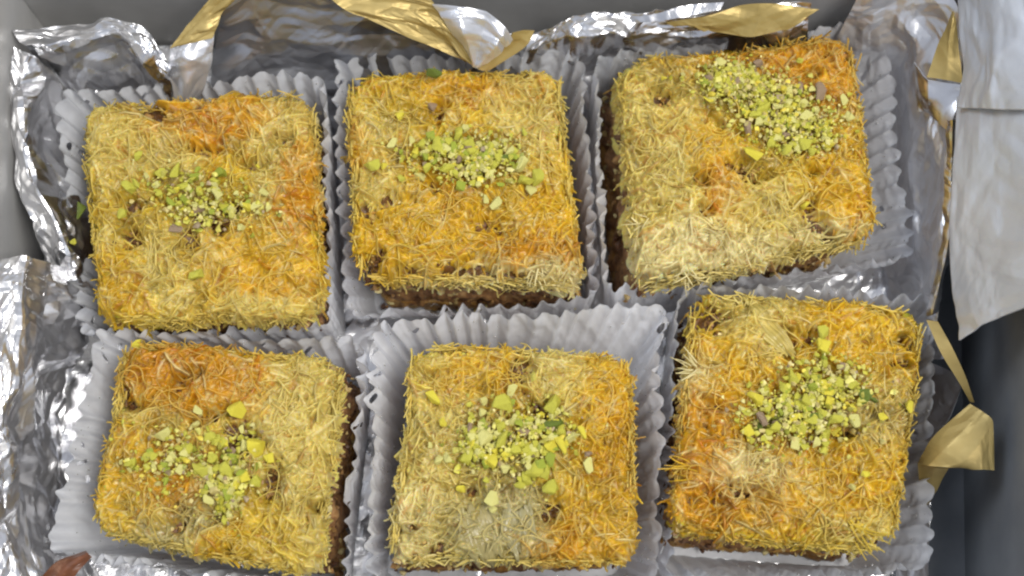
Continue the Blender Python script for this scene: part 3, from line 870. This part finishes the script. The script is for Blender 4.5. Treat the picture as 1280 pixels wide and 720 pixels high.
M_GRAIN, nt, b, out = nodes_of("fine_crumbs")
at = nt.nodes.new("ShaderNodeAttribute")
at.attribute_name = "Col"
n = noise_node(nt, 900, 3)
mx = nt.nodes.new("ShaderNodeMix")
mx.data_type = 'RGBA'
mx.blend_type = 'MULTIPLY'
mx.inputs[0].default_value = 1
rp = ramp(nt, n.outputs[0], [(0.3, (0.75, 0.75, 0.7)), (0.7, (1.1, 1.1, 1.1))])
nt.links.new(at.outputs["Color"], mx.inputs[6])
nt.links.new(rp.outputs[0], mx.inputs[7])
nt.links.new(mx.outputs[2], b.inputs["Base Color"])
b.inputs["Roughness"].default_value = 0.5

NUTCOL = np.array([(0.52, 0.48, 0.055), (0.60, 0.55, 0.12), (0.33, 0.34, 0.04), (0.70, 0.63, 0.24), (0.34, 0.25, 0.14), (0.55, 0.45, 0.16), (0.70, 0.56, 0.06)])
NUTP = np.array([.26, .25, .08, .15, .04, .16, .06])


def build_pastry(P):
    rng = np.random.default_rng(P['seed'] * 13)
    s = P['seed'] * 100
    q = np.asarray(P['q'], float)
    cen = q.mean(0)
    zt = P['zt']
    F = Field(P, cen)
    root = link("pastry_square", None, loc=(cen[0], cen[1], 0.12), label=P['label'], category="pastry", group="shredded pastry squares in paper cups")
    off = np.array([cen[0], cen[1], 0.12])
    sh = np.array(P['sh'])

    def lean(v):
        v = v.copy()
        v[:, :2] += sh * np.clip(1.25 - v[:, 2:] / (zt * .8), 0, 1)
        return v
    L = lambda v: v - off

    # soft body of the square: bottom pastry, walnut filling, soaked crust
    v, f = ring_block(q, 0.12, 0.75, s + 1, grow=-0.08, rows=8, a1=.08, a2=.06)
    link("bottom_crust", make_mesh("bottom_crust", L(lean(v)), f, M_BASEC), root)
    v, f = ring_block(q, 0.55, 1.95, s + 2, grow=-0.12, rows=20, a1=.09, a2=.10)
    link("walnut_filling", make_mesh("walnut_filling", L(lean(v)), f, M_FILL), root)
    v, f = ring_block(q, 1.72, zt - 0.17, s + 3, grow=-0.10, rows=12, rings=60, nper=320, a1=.12, a2=.08, topk=.45, zfun=lambda pp: F.height(pp) + .02 * F.fused(pp))
    bare = np.clip(F.bare(v[:, :2]) * 1.6 - 0.15 + 0.30 * fbm(v * 3.0, s + 4), 0, 1)[:, None]
    c = F.colour(v[:, :2]) * 1.0
    c = c * (1 - bare) + np.array((0.17, 0.08, 0.022)) * bare
    link("soaked_crust", make_mesh("soaked_crust", L(lean(v)), f, M_CRUST, col=c), root)

    # loose crumbs of filling clinging to the sides
    n_ = 420
    k = rng.integers(0, 4, n_)
    t = rng.random((n_, 1))
    p = q[k] * (1 - t) + q[(k + 1) % 4] * t
    p = cen + (p - cen) * (1 - rng.uniform(.01, .05, (n_, 1)))
    pos = np.concatenate([p, rng.uniform(.2, 2.3, (n_, 1))], 1)
    cc = np.array([(0.10, 0.04, 0.015), (0.30, 0.16, 0.05), (0.50, 0.36, 0.14), (0.62, 0.52, 0.24)])[rng.choice(4, n_, p=[.3, .3, .25, .15])]
    v, f, c = grains(lean(pos), rng.uniform(.03, .095, n_), cc * rng.uniform(.8, 1.15, (n_, 1)), rng)
    link("side_crumbs", make_mesh("side_crumbs", L(v), f, M_GRAIN, col=c, smooth=False), root, kind="stuff")

    # crumbs lying in the bare spots
    pp = quad_uv(q, rng.uniform(.05, .95, 9000), rng.uniform(.05, .95, 9000))
    pp = pp[F.bare(pp) > .45][:320]
    n_ = len(pp)
    pos = np.concatenate([pp, (zt - .15 + F.height(pp) + rng.uniform(-.04, .05, n_))[:, None]], 1)
    cc = np.array([(0.14, 0.06, 0.02), (0.36, 0.20, 0.05), (0.60, 0.42, 0.13), (0.80, 0.66, 0.30)])[rng.choice(4, n_, p=[.45, .38, .15, .02])]
    v, f, c = grains(L(pos), rng.uniform(.02, .075, n_), cc * rng.uniform(.8, 1.15, (n_, 1)), rng)
    link("pit_crumbs", make_mesh("pit_crumbs", v, f, M_GRAIN, col=c, smooth=False), root, kind="stuff")

    # shredded threads on top
    N, K = int(P['n'] * 1.35), 6
    tuft_n = 420
    tc = quad_uv(q, rng.random(tuft_n), rng.random(tuft_n))
    ta = rng.uniform(0, 2 * np.pi, tuft_n)
    M = int(N * 2.0)
    ti = rng.integers(0, tuft_n, M)
    loose = rng.random(M) < 0.42
    pu = quad_uv(q, rng.random(M), rng.random(M))
    fan = ta[ti] + rng.normal(0, .62, M)
    pt = tc[ti] + rng.normal(0, .06, (M, 2)) + np.stack([np.cos(fan), np.sin(fan)], 1) * .18
    p = np.where(loose[:, None], pu, pt)
    d, nr = outside(q, p)
    rag = .04 - np.clip(.34 * fbm(p * 1.4, s + 61, 3) + .03, 0, .42)
    keep = (rng.random(M) > F.bare(p) * .93) & (d < rag) & (rng.random(M) > .72 * F.topping(p))
    p, ti, loose, fan = p[keep][:N], ti[keep][:N], loose[keep][:N], fan[keep][:N]
    N = len(p)
    flow = 2.6 * fbm(p * 0.75, s + 31, 2) + P['seed']
    ang = np.where(loose, flow + rng.normal(0, .95, N), fan)
    ln = np.clip(rng.lognormal(-0.98, .40, N), .14, 1.0)
    kap = rng.normal(0, 1.1, N)
    st = np.linspace(-.5, .5, K)
    hd = ang[:, None] + kap[:, None] * st * ln[:, None] + 0.10 * np.sin(st * 9 + rng.uniform(0, 6, (N, 1)))
    step = (ln / (K - 1))[:, None, None] * np.stack([np.cos(hd), np.sin(hd)], -1)
    xy = np.cumsum(step, 1)
    xy = xy - xy.mean(1, keepdims=True) + p[:, None]
    fxy = xy.reshape(-1, 2)
    zz = (zt - 0.20 + F.height(fxy)).reshape(N, K)
    lay = np.where(rng.random(N) < .75, rng.uniform(.08, .19, N), rng.uniform(.15, .28, N))
    emb = np.maximum(F.fused(p) * .9, F.topping(p) * .9)
    lay = lay - np.where(rng.random(N) < emb, .05, 0) - np.where(lay > .2, .1 * emb, 0)
    lift = rng.normal(0, .05, N)
    tip = rng.normal(0, .06, N)
    slope = np.where(loose, 0, rng.uniform(.0, .28, N) * (1 - .8 * emb))
    zz = zz + lay[:, None] + (slope * ln)[:, None] * st + lift[:, None] * (1 - 4 * st ** 2) + tip[:, None] * st * 2 * np.sign(st)
    d, nr = outside(q, fxy)
    d = d.reshape(N, K)
    over = np.clip(d + .03, 0, None)
    zz = zz - over * rng.uniform(.2, 1.6, (N, 1)) - np.clip(d + .18, 0, .5) * .25
    # threads that reach far past the edge are mostly broken off
    lim = np.where(rng.random((N, 1)) < .07, rng.uniform(.2, .45, (N, 1)), rng.uniform(.02, .22, (N, 1)))
    path = np.concatenate([fxy.reshape(N, K, 2), zz[..., None]], -1)
    pit = F.bare(path[:, ::2].reshape(-1, 3)[:, :2]).reshape(N, -1).max(1)
    ok = (d.max(1) < lim[:, 0]) & (pit < rng.uniform(.55, 1.25, N))
    path, p, N = path[ok], p[ok], int(ok.sum())
    col = F.colour(p, rng) * rng.uniform(.9, 1.1, (N, 1))
    pale = rng.random(N) < 0.17
    col[pale] = col[pale] * .45 + np.array(COL['W']) * .55
    deep = (rng.random(N) < 0.06)
    col[deep] *= np.array((.75, .55, .4))
    # syrup-soaked, more amber threads; noise blotches also stand in for shade between strands
    soak_shade = np.clip(.9 * vnoise(p * 4.2, s + 71) + .7 * vnoise(p * 1.9, s + 72) + rng.normal(0, .35, N) - .05, 0, 1)[:, None]
    col = col * (1 - soak_shade * np.array((.42, .46, .60)))
    rad = np.clip(rng.lognormal(-4.58, .33, N), .006, .02)[:, None] * (1 - .45 * (np.abs(st) * 2) ** 3)[None]
    flat = np.where(rng.random(N) < .50, rng.uniform(1.5, 3.8, N), 1.0)
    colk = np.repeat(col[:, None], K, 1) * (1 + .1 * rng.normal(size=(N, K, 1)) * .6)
    nm_ = int(N * .66)
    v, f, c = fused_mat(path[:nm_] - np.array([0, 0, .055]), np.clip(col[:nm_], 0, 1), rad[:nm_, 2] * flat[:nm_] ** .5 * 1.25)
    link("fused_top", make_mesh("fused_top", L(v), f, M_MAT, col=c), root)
    sel = rng.permutation(np.arange(N))[:int(N * .13)]
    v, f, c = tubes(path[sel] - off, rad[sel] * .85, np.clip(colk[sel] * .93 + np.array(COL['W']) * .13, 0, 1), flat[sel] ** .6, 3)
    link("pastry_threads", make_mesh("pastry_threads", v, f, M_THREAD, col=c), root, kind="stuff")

    # long loose curls lying on top
    N, K = 90, 12
    p = quad_uv(q, rng.uniform(.04, .96, N), rng.uniform(.04, .96, N))
    p = p[rng.random(N) > .8 * F.topping(p)]
    N = len(p)
    ln = rng.uniform(.5, 1.25, N)
    st = np.linspace(-.5, .5, K)
    hd = rng.uniform(0, 6.3, (N, 1)) + rng.normal(0, 2.4, (N, 1)) * st * ln[:, None] + .5 * np.sin(st * 7 + rng.uniform(0, 6, (N, 1)))
    xy = np.cumsum((ln / (K - 1))[:, None, None] * np.stack([np.cos(hd), np.sin(hd)], -1), 1)
    xy = xy - xy[:, K // 2:K // 2 + 1] + p[:, None]
    fxy = xy.reshape(-1, 2)
    d, nr = outside(q, fxy)
    zz = (zt + .03 + F.height(fxy) - .8 * np.clip(d, 0, .3)).reshape(N, K) + rng.uniform(.0, .12, (N, 1)) + rng.normal(0, .05, (N, 1)) * (1 - 4 * st ** 2)
    path = np.concatenate([fxy.reshape(N, K, 2), zz[..., None]], -1)
    ok = d.reshape(N, K).max(1) < .12
    path, p, N = path[ok], p[ok], int(ok.sum())
    col = (F.colour(p) * .55 + np.array(COL['C']) * .45) * rng.uniform(.85, 1.1, (N, 1))
    v, f, c = tubes(path - off, rng.uniform(.008, .014, N)[:, None] * (1 - .4 * (np.abs(st) * 2) ** 3)[None], np.repeat(col[:, None], K, 1))
    link("loose_threads", make_mesh("loose_threads", v, f, M_THREAD, col=c), root, kind="stuff")

    # threads on the sides, mostly pale and hanging
    N = 1300
    k = rng.choice(4, N, p=[.15, .25, .35, .25])
    t = rng.uniform(.07, .93, N)
    a, b_ = q[k], q[(k + 1) % 4]
    e = (b_ - a)
    e = e / np.linalg.norm(e, axis=1, keepdims=True)
    nm = np.stack([-e[:, 1], e[:, 0]], 1)
    p = a + (b_ - a) * t[:, None]
    dd, _n = outside(q, p)
    p = p + nm * (rng.uniform(-.14, .0, (N, 1)) - dd[:, None])
    low = 0.45 + .45 * vnoise(np.stack([p[:, 0] * 1.3, p[:, 1] * 1.3], 1), s + 51)
    z = zt - .24 - rng.random(N) ** 1.3 * np.clip(low, .12, 1.0)
    th = rng.normal(0, 1.0, N)
    ln = np.clip(rng.lognormal(-1.0, .4, N), .12, .7)
    st = np.linspace(-.5, .5, 6)
    kap = rng.normal(0, 2.0, N)
    hd = th[:, None] + kap[:, None] * st * ln[:, None]
    dl = (ln / 5)[:, None]
    al = np.cumsum(np.cos(hd) * dl, 1)
    al -= al.mean(1, keepdims=True)
    ze = np.cumsum(np.sin(hd) * dl, 1)
    ze -= ze.mean(1, keepdims=True)
    bow = rng.uniform(-.02, .12, (N, 1)) * (st[None] * 2 * rng.choice([-1, 1], (N, 1))).clip(0)
    xy = p[:, None] + e[:, None] * al[..., None] + nm[:, None] * bow[..., None]
    path = np.concatenate([xy, (z[:, None] + ze)[..., None]], -1)
    mixw = rng.random((N, 1)) ** .7
    col = F.colour(p - nm * .15, rng) * (1 - mixw) + np.array(COL['C']) * mixw
    col *= rng.uniform(.9, 1.2, (N, 1))
    rad = rng.uniform(.009, .021, N)[:, None] * np.ones((1, 6))
    v, f, c = tubes(path - off, rad, np.repeat(col[:, None], 6, 1), None, 3)
    link("side_threads", make_mesh("side_threads", v, f, M_THREAD, col=c), root, kind="stuff")

    # chopped pistachio
    ztop = lambda pp: zt + 0.11 + F.height(pp)
    cl = P['cl']
    allp = [(np.array(a), r, k) for a, r, k in P['nut']]
    for _ in range(P['nn']):
        c0, rx, ry = cl[rng.integers(len(cl))]
        pp = np.array(c0) + rng.normal(0, .5, 2) * (rx, ry)
        allp.append((pp, rng.uniform(.05, .115), rng.choice(list('ygpbnd'), p=[.44, .15, .29, .02, .09, .01])))
    for pp, r, k in allp:
        z = float(ztop(pp[None])[0])
        me = NUTM[k][rng.integers(6)]
        o = link("pistachio_piece", me, root, loc=L(np.array([pp[0], pp[1], z + r * .2])), rot=rng.uniform(-.5, .5, 2).tolist() + [rng.uniform(0, 6.3)],
                 scale=(r * CM * rng.uniform(.95, 1.1) * 1.15,) * 3)
    n_ = P['fine']
    ci = rng.integers(len(cl), size=n_)
    cc = np.array([c[0] for c in cl])[ci]
    rr = np.array([c[1:] for c in cl])[ci]
    pp = cc + rng.normal(0, .58, (n_, 2)) * rr
    d, _n = outside(q, pp)
    pp = pp[d < -.05]
    n_ = len(pp)
    pos = np.concatenate([pp, (ztop(pp) + rng.uniform(-.07, .07, n_))[:, None]], 1)
    col = NUTCOL[rng.choice(7, n_, p=NUTP)] * rng.uniform(.8, 1.15, (n_, 1))
    v, f, c = grains(L(pos), np.clip(rng.lognormal(-3.3, .42, n_), .016, .075), col, rng)
    link("fine_pistachio", make_mesh("fine_pistachio", v, f, M_GRAIN, col=c, smooth=False), root, kind="stuff")
    return root, off, F


roots = [build_pastry(P) for P in PIECES]


def flake(idx, a, b_, w, col, seed, lift=0.06, n=46, m=26, mat=M_FLAKE, droop=0.0):
    """a sheet of threads fused side by side, lying on pastry idx from a to b_ (cm), ragged at both ends"""
    root, off, F = roots[idx]
    P = PIECES[idx]
    rng = np.random.default_rng(seed)
    a, b_ = np.array(a), np.array(b_)
    e = b_ - a
    L = np.linalg.norm(e)
    e = e / L
    nn = np.array([-e[1], e[0]])
    ww = np.linspace(-.5, .5, n) * w
    s0 = .28 * fbm(np.stack([ww * 9, ww * 0 + seed], 1), seed, 3)
    s1 = 1 + .28 * fbm(np.stack([ww * 9, ww * 0 + seed + 9], 1), seed, 3)
    S = s0[:, None] + (s1 - s0)[:, None] * np.linspace(0, 1, m)[None]
    wav = .07 * vnoise(np.stack([S.ravel() * 2.2, np.zeros(S.size) + seed], 1), seed + 2).reshape(S.shape)
    tap = .55 + .45 * np.sin(np.pi * np.clip(S * .8 + .12, 0, 1))
    xy = a + e * (S * L)[..., None] + nn * (ww[:, None] * tap + wav)[..., None]
    f2 = xy.reshape(-1, 2)
    d, _ = outside(P['q'], f2)
    z = P['zt'] + lift + F.height(f2) * .6 - np.clip(d + .05, 0, None) * 1.2
    z = z.reshape(S.shape) + (.03 * fbm(np.stack([np.repeat(ww * 9, m), S.ravel() * 1.2 + seed], 1), seed + 8, 2).reshape(S.shape) + .006 * rng.normal(size=(n, 1))) + .05 * vnoise(f2 * 4, seed + 5).reshape(S.shape)
    z -= droop * S ** 2
    v = np.concatenate([xy, z[..., None]], -1).reshape(-1, 3)
    c = np.array(col) * (rng.uniform(.8, 1.15, (n, 1, 1)) * np.ones((1, m, 1))) * (1 + .15 * vnoise(f2 * 5, seed).reshape(n, m, 1))
    o = link("pastry_flake", make_mesh("pastry_flake", v - off, grid_faces(n, m), mat, col=np.clip(c.reshape(-1, 3), 0, 1)), root)
    sd = o.modifiers.new("thickness", 'SOLIDIFY')
    sd.thickness = 0.02 * CM
    return o


flake(4, (-0.75,-4.34), (-0.40,-5.27), .75, COL['A'], 5, -.01, droop=.05)
flake(4, (0.11,-4.31), (0.21,-5.16), .62, (0.52, 0.47, 0.24), 6, .0, droop=.06)
flake(5, (4.39,-0.59), (5.09,-1.50), .42, COL['C'], 8, .03)


def tuft(idx, at_, deg, col, seed, n=24, ln=.5, spread=.45, rise=.25, z=0.0, r=.011):
    """a spray of stiff threads sticking out of pastry idx at a point, towards deg (0 = right, 90 = back)"""
    root, off, F = roots[idx]
    rng = np.random.default_rng(seed)
    K = 6
    st = np.linspace(0, 1, K)
    an = math.radians(deg) + rng.normal(0, spread, (n, 1)) + rng.normal(0, .35, (n, 1)) * st[None]
    L_ = (ln * rng.uniform(.45, 1.15, n))[:, None]
    xy = np.array(at_) + rng.normal(0, .07, (n, 1, 2)) + np.cumsum(np.stack([np.cos(an), np.sin(an)], -1) * (L_ / K)[..., None], 1)
    zz = PIECES[idx]['zt'] + z + rng.normal(0, .05, (n, 1)) + rise * L_ * rng.uniform(-.6, 1.2, (n, 1)) * st[None]
    path = np.concatenate([xy, zz[..., None]], -1)
    c0 = np.array(COL[col]) * rng.uniform(.85, 1.08, (n, 1))
    v, f, c = tubes(path - off, rng.uniform(.7, 1.5, (n, 1)) * r * (1 - .5 * st[None] ** 2), np.repeat(c0[:, None], K, 1), rng.uniform(1, 2.6, n))
    link("thread_tuft", make_mesh("thread_tuft", v, f, M_THREAD, col=np.clip(c, 0, 1)), root, kind="stuff")


for k, a in enumerate((
        (5, (3.41,-1.86), 165, 'W', 16, .42, .7), (5, (3.41,-3.66), 178, 'G', 14, .62, .35), (5, (6.04,-4.62), -38, 'Y', 18, .72, .4), (5, (4.38,-0.69), 110, 'C', 14, .34, .7),
        (2, (2.50,1.01), 190, 'W', 9, .4, .6), (2, (3.29,0.07), -80, 'W', 16, .36, .9), (1, (0.45,0.07), -80, 'W', 18, .36, .9), (3, (-6.92,-2.79), 185, 'G', 7, .45, .25), (4, (-1.01,-3.95), 100, 'C', 14, .5, 1.4))):
    tuft(a[0], a[1], a[2], a[3], 3000 + k, a[4], a[5], a[6], z=-.06, r=.008)

# ------------------------------------------------------------------ paper cups
CUPS = [
    dict(rim=[(-8.92,3.86,2.1), (-3.75,4.16,2.2), (-3.49,-0.79,1.75), (-8.35,-0.99,1.65)], label="white fluted paper cup at the back left against the foil corner"),
    dict(rim=[(-3.53,4.54,2.1), (1.36,4.63,2.2), (1.67,-0.22,1.75), (-3.21,-0.67,1.65)], label="white fluted paper cup in the middle of the back row"),
    dict(rim=[(1.66,4.58,2.1), (7.37,5.40,2.1), (7.88,0.55,1.5), (1.78,-0.19,2)], label="white paper cup at the back right, one side pressed flat against foil"),
    dict(rim=[(-7.87,-0.98,2.05), (-2.86,-1.13,2), (-3.09,-5.90,2), (-8.57,-5.10,1.8)], label="white perforated paper cup at the front left, left side splayed out"),
    dict(rim=[(-2.61,-0.85,2.15), (2.94,-0.52,2.2), (2.56,-5.90,2), (-2.59,-5.90,2)], label="white fluted paper cup in the middle of the front row"),
    dict(rim=[(3.18,-0.02,2.1), (8.08,-0.34,2.1), (7.69,-5.36,1.7), (2.83,-5.79,1.7)], label="white fluted paper cup at the front right beside the gold flap"),
]


def build_cup(i, C):
    rng = np.random.default_rng(900 + i)
    seed = 500 + i * 10
    q = np.asarray(PIECES[i]['q'], float)
    cen = q.mean(0)
    root = link("paper_cup", None, loc=(cen[0], cen[1], 0.06), label=C['label'], category="paper cup", group="white fluted paper cups")
    off = np.array([cen[0], cen[1], 0.06])
    n, rows = 720, 40
    base = perimeter(np.concatenate([cen + (q - cen) * 1.05 + np.array(PIECES[i]['sh']), np.full((4, 1), 0.08)], 1), n, .03)
    rim = perimeter(np.asarray(C['rim'], float), n, .022)
    sarc = np.concatenate([[0], np.cumsum(np.linalg.norm(np.diff(rim, axis=0), axis=1))])
    per = sarc[-1] + np.linalg.norm(rim[0] - rim[-1])
    nf = int(round(per / 0.38))
    th = np.arange(n) / n * 2 * np.pi
    cyc = np.stack([np.cos(th), np.sin(th)], 1)
    ph = sarc / per * 2 * np.pi * nf + 2.4 * fbm(cyc * 3.4 + 7, seed, 2)
    wave = np.arcsin(.96 * np.sin(ph)) * .78 + .25 * np.sin(2 * ph + 1.0 + 2 * fbm(cyc * 3, seed + 1)) + .18 * fbm(cyc * 30, seed + 6, 2)
    ampn = .85 + .75 * fbm(cyc * 5.0, seed + 2, 2)
    nrm = np.roll(rim[:, :2], -1, 0) - np.roll(rim[:, :2], 1, 0)
    nrm = np.stack([-nrm[:, 1], nrm[:, 0]], 1)
    nrm /= np.linalg.norm(nrm, axis=1, keepdims=True)
    t = np.linspace(0, 1, rows)
    lerp = t ** 0.9
    V = base[:, None] * (1 - lerp)[None, :, None] + rim[:, None] * lerp[None, :, None]
    amp = (.010 + .070 * t ** 1.1)[None] * np.clip(ampn, .12, 1.5)[:, None]
    lean = .10 * fbm(cyc * 3.2 + 3, seed + 4, 2)[:, None] * (t ** 2)[None]
    V[..., :2] += nrm[:, None] * (wave[:, None] * amp + lean)[..., None]
    scal = .055 * np.cos(ph * 1.0 + .8) + .07 * fbm(cyc * 6, seed + 5, 2) + .02 * rng.normal(size=n).cumsum() * 0
    V[..., 2] += scal[:, None] * (t ** 3)[None]
    flat3 = V.reshape(-1, 3)
    V += (.05 * facet(flat3[:, 0] * 2.4 + flat3[:, 2], flat3[:, 1] * 2.4 - flat3[:, 2], seed) + .025 * facet(flat3[:, 0] * 6 + flat3[:, 2] * 4, flat3[:, 1] * 6 - flat3[:, 2] * 4, seed + 1)).reshape(n, rows, 1) * (t[None, :, None]) * np.concatenate([nrm, np.zeros((n, 1))], 1)[:, None]
    # lace perforations: leaf-shaped holes, edge vertices snapped to the outline
    gs = np.arange(n) / n * per
    gt = t * 2.2
    S, Tt = np.meshgrid(gs, gt, indexing='ij')
    Sc, Tc = S + per / n / 2, Tt + gt[1] / 2
    kill = np.zeros((n, rows), bool)
    shift = np.zeros((n, rows, 2))
    for k in range(nf):
        for (tt, pr) in ((1.86, .32 if i == 3 else .12), (1.52, .25 if i == 3 else .06)):
            if rng.random() > pr:
                continue
            s0 = (k + .5 + rng.uniform(-.25, .25)) * per / nf
            t0 = tt + rng.uniform(-.1, .1)
            an = rng.uniform(-.9, .9) + (math.pi / 2 if rng.random() < .6 else 0)
            ra, rb = rng.uniform(.09, .17), rng.uniform(.04, .075)
            ca, sa = math.cos(an), math.sin(an)

            def loc(SS, TT):
                ds = (SS - s0 + per / 2) % per - per / 2
                dt = TT - t0
                return (ds * ca + dt * sa) / ra, (-ds * sa + dt * ca) / rb
            x, y = loc(Sc, Tc)
            r = np.hypot(x, y)
            kill |= r < 1.0
            x, y = loc(S, Tt)
            r = np.hypot(x, y)
            near = (r > .45) & (r < 1.9)
            k2 = np.where(near, 1 / np.maximum(r, 1e-6), 1)
            # snap only vertices close to the outline in absolute terms
            dx, dy = x * (k2 - 1) * ra, y * (k2 - 1) * rb
            ok = near & (np.hypot(dx, dy) < .036)
            shift[ok] = np.stack([dx * ca - dy * sa, dx * sa + dy * ca], -1)[ok]
    ds_v = (np.roll(V, -1, 0) - np.roll(V, 1, 0)) / (2 * per / n)
    dt_v = np.gradient(V, axis=1) / gt[1]
    V = V + ds_v * shift[..., :1] + dt_v * shift[..., 1:]
    f = grid_faces(n, rows, close_u=True)
    kf = kill[:, :-1].reshape(-1)
    o = link("fluted_wall", make_mesh("fluted_wall", V.reshape(-1, 3) - off, f[~kf], M_PAPER), root)
    # flat bottom
    rings = np.linspace(1, 0.003, 12)
    B = base[:, None] * 1.0
    B = np.concatenate([np.concatenate([cen + np.array(PIECES[i]['sh']) * r + (base[:, :2] - cen - np.array(PIECES[i]['sh'])) * r, np.full((n, 1), 0.08)], 1)[:, None] for r in rings], 1)
    link("cup_bottom", make_mesh("cup_bottom", B.reshape(-1, 3) - off, grid_faces(n, len(rings), close_u=True), M_PAPER), root)
    # glossy beads added to make sparkle highlights on the paper
    nb = 130
    ii, jj = rng.integers(0, n, nb), rng.integers(10, rows - 2, nb)
    pos = V[ii, jj] + np.concatenate([-nrm[ii] * .012, np.zeros((nb, 1))], 1)
    v, f, c = grains(pos - off, rng.uniform(.010, .030, nb), np.ones((nb, 3)), rng)
    link("sparkle_beads", make_mesh("sparkle_beads", v, f, M_SPARKLE), root, kind="stuff")
    return root


for i, C in enumerate(CUPS):
    build_cup(i, C)

# ------------------------------------------------------------------ stray crumbs
for (x, y, z), r, k, lab in (
        ((-8.30,1.34,2.35), .20, 'd', "dark green pistachio crumb caught on the left foil beside the back left pastry"),
        ((-7.01,-1.29,2.32), .13, 'n', "yellow green pistachio crumb on the cup rim behind the front left pastry"),
        ((-8.41,0.74,2.2), .10, 'y', "small pale green crumb on the left foil fold")):
    link("pistachio_crumb", NUTM[k][1], None, loc=(x, y, z), rot=(.3, .2, 1.1), scale=(r * CM,) * 3, label=lab, category="nut crumb", group="stray pistachio crumbs")

# added sliver painted as a brown reflection in the foil, bottom left corner
M_SLIVER = mat_noise("brown_reflection", 300, [(0.3, (0.10, 0.035, 0.015)), (0.55, (0.17, 0.06, 0.025)), (0.75, (0.40, 0.22, 0.13))], 0.35, 0.0004, coat=0.3)
sliver = foil_patch("reflection_sliver", [
    [(-8.64,-5.72,2.15), (-8.23,-5.36,2.25), (-7.74,-5.12,2.2)],
    [(-8.33,-5.78,2.3), (-8.04,-5.45,2.4), (-7.68,-5.16,2.3)],
    [(-8.07,-5.84,2.2), (-7.86,-5.50,2.3), (-7.66,-5.20,2.2)]], M_SLIVER, 131, 0.25, thick=0.05)
sliver.parent = None
sliver["label"] = "reddish brown sliver standing in for a reflection in the foil, bottom left corner"
sliver["category"] = "crust piece"  # not real crust: added sliver standing in for a reflection in the foil
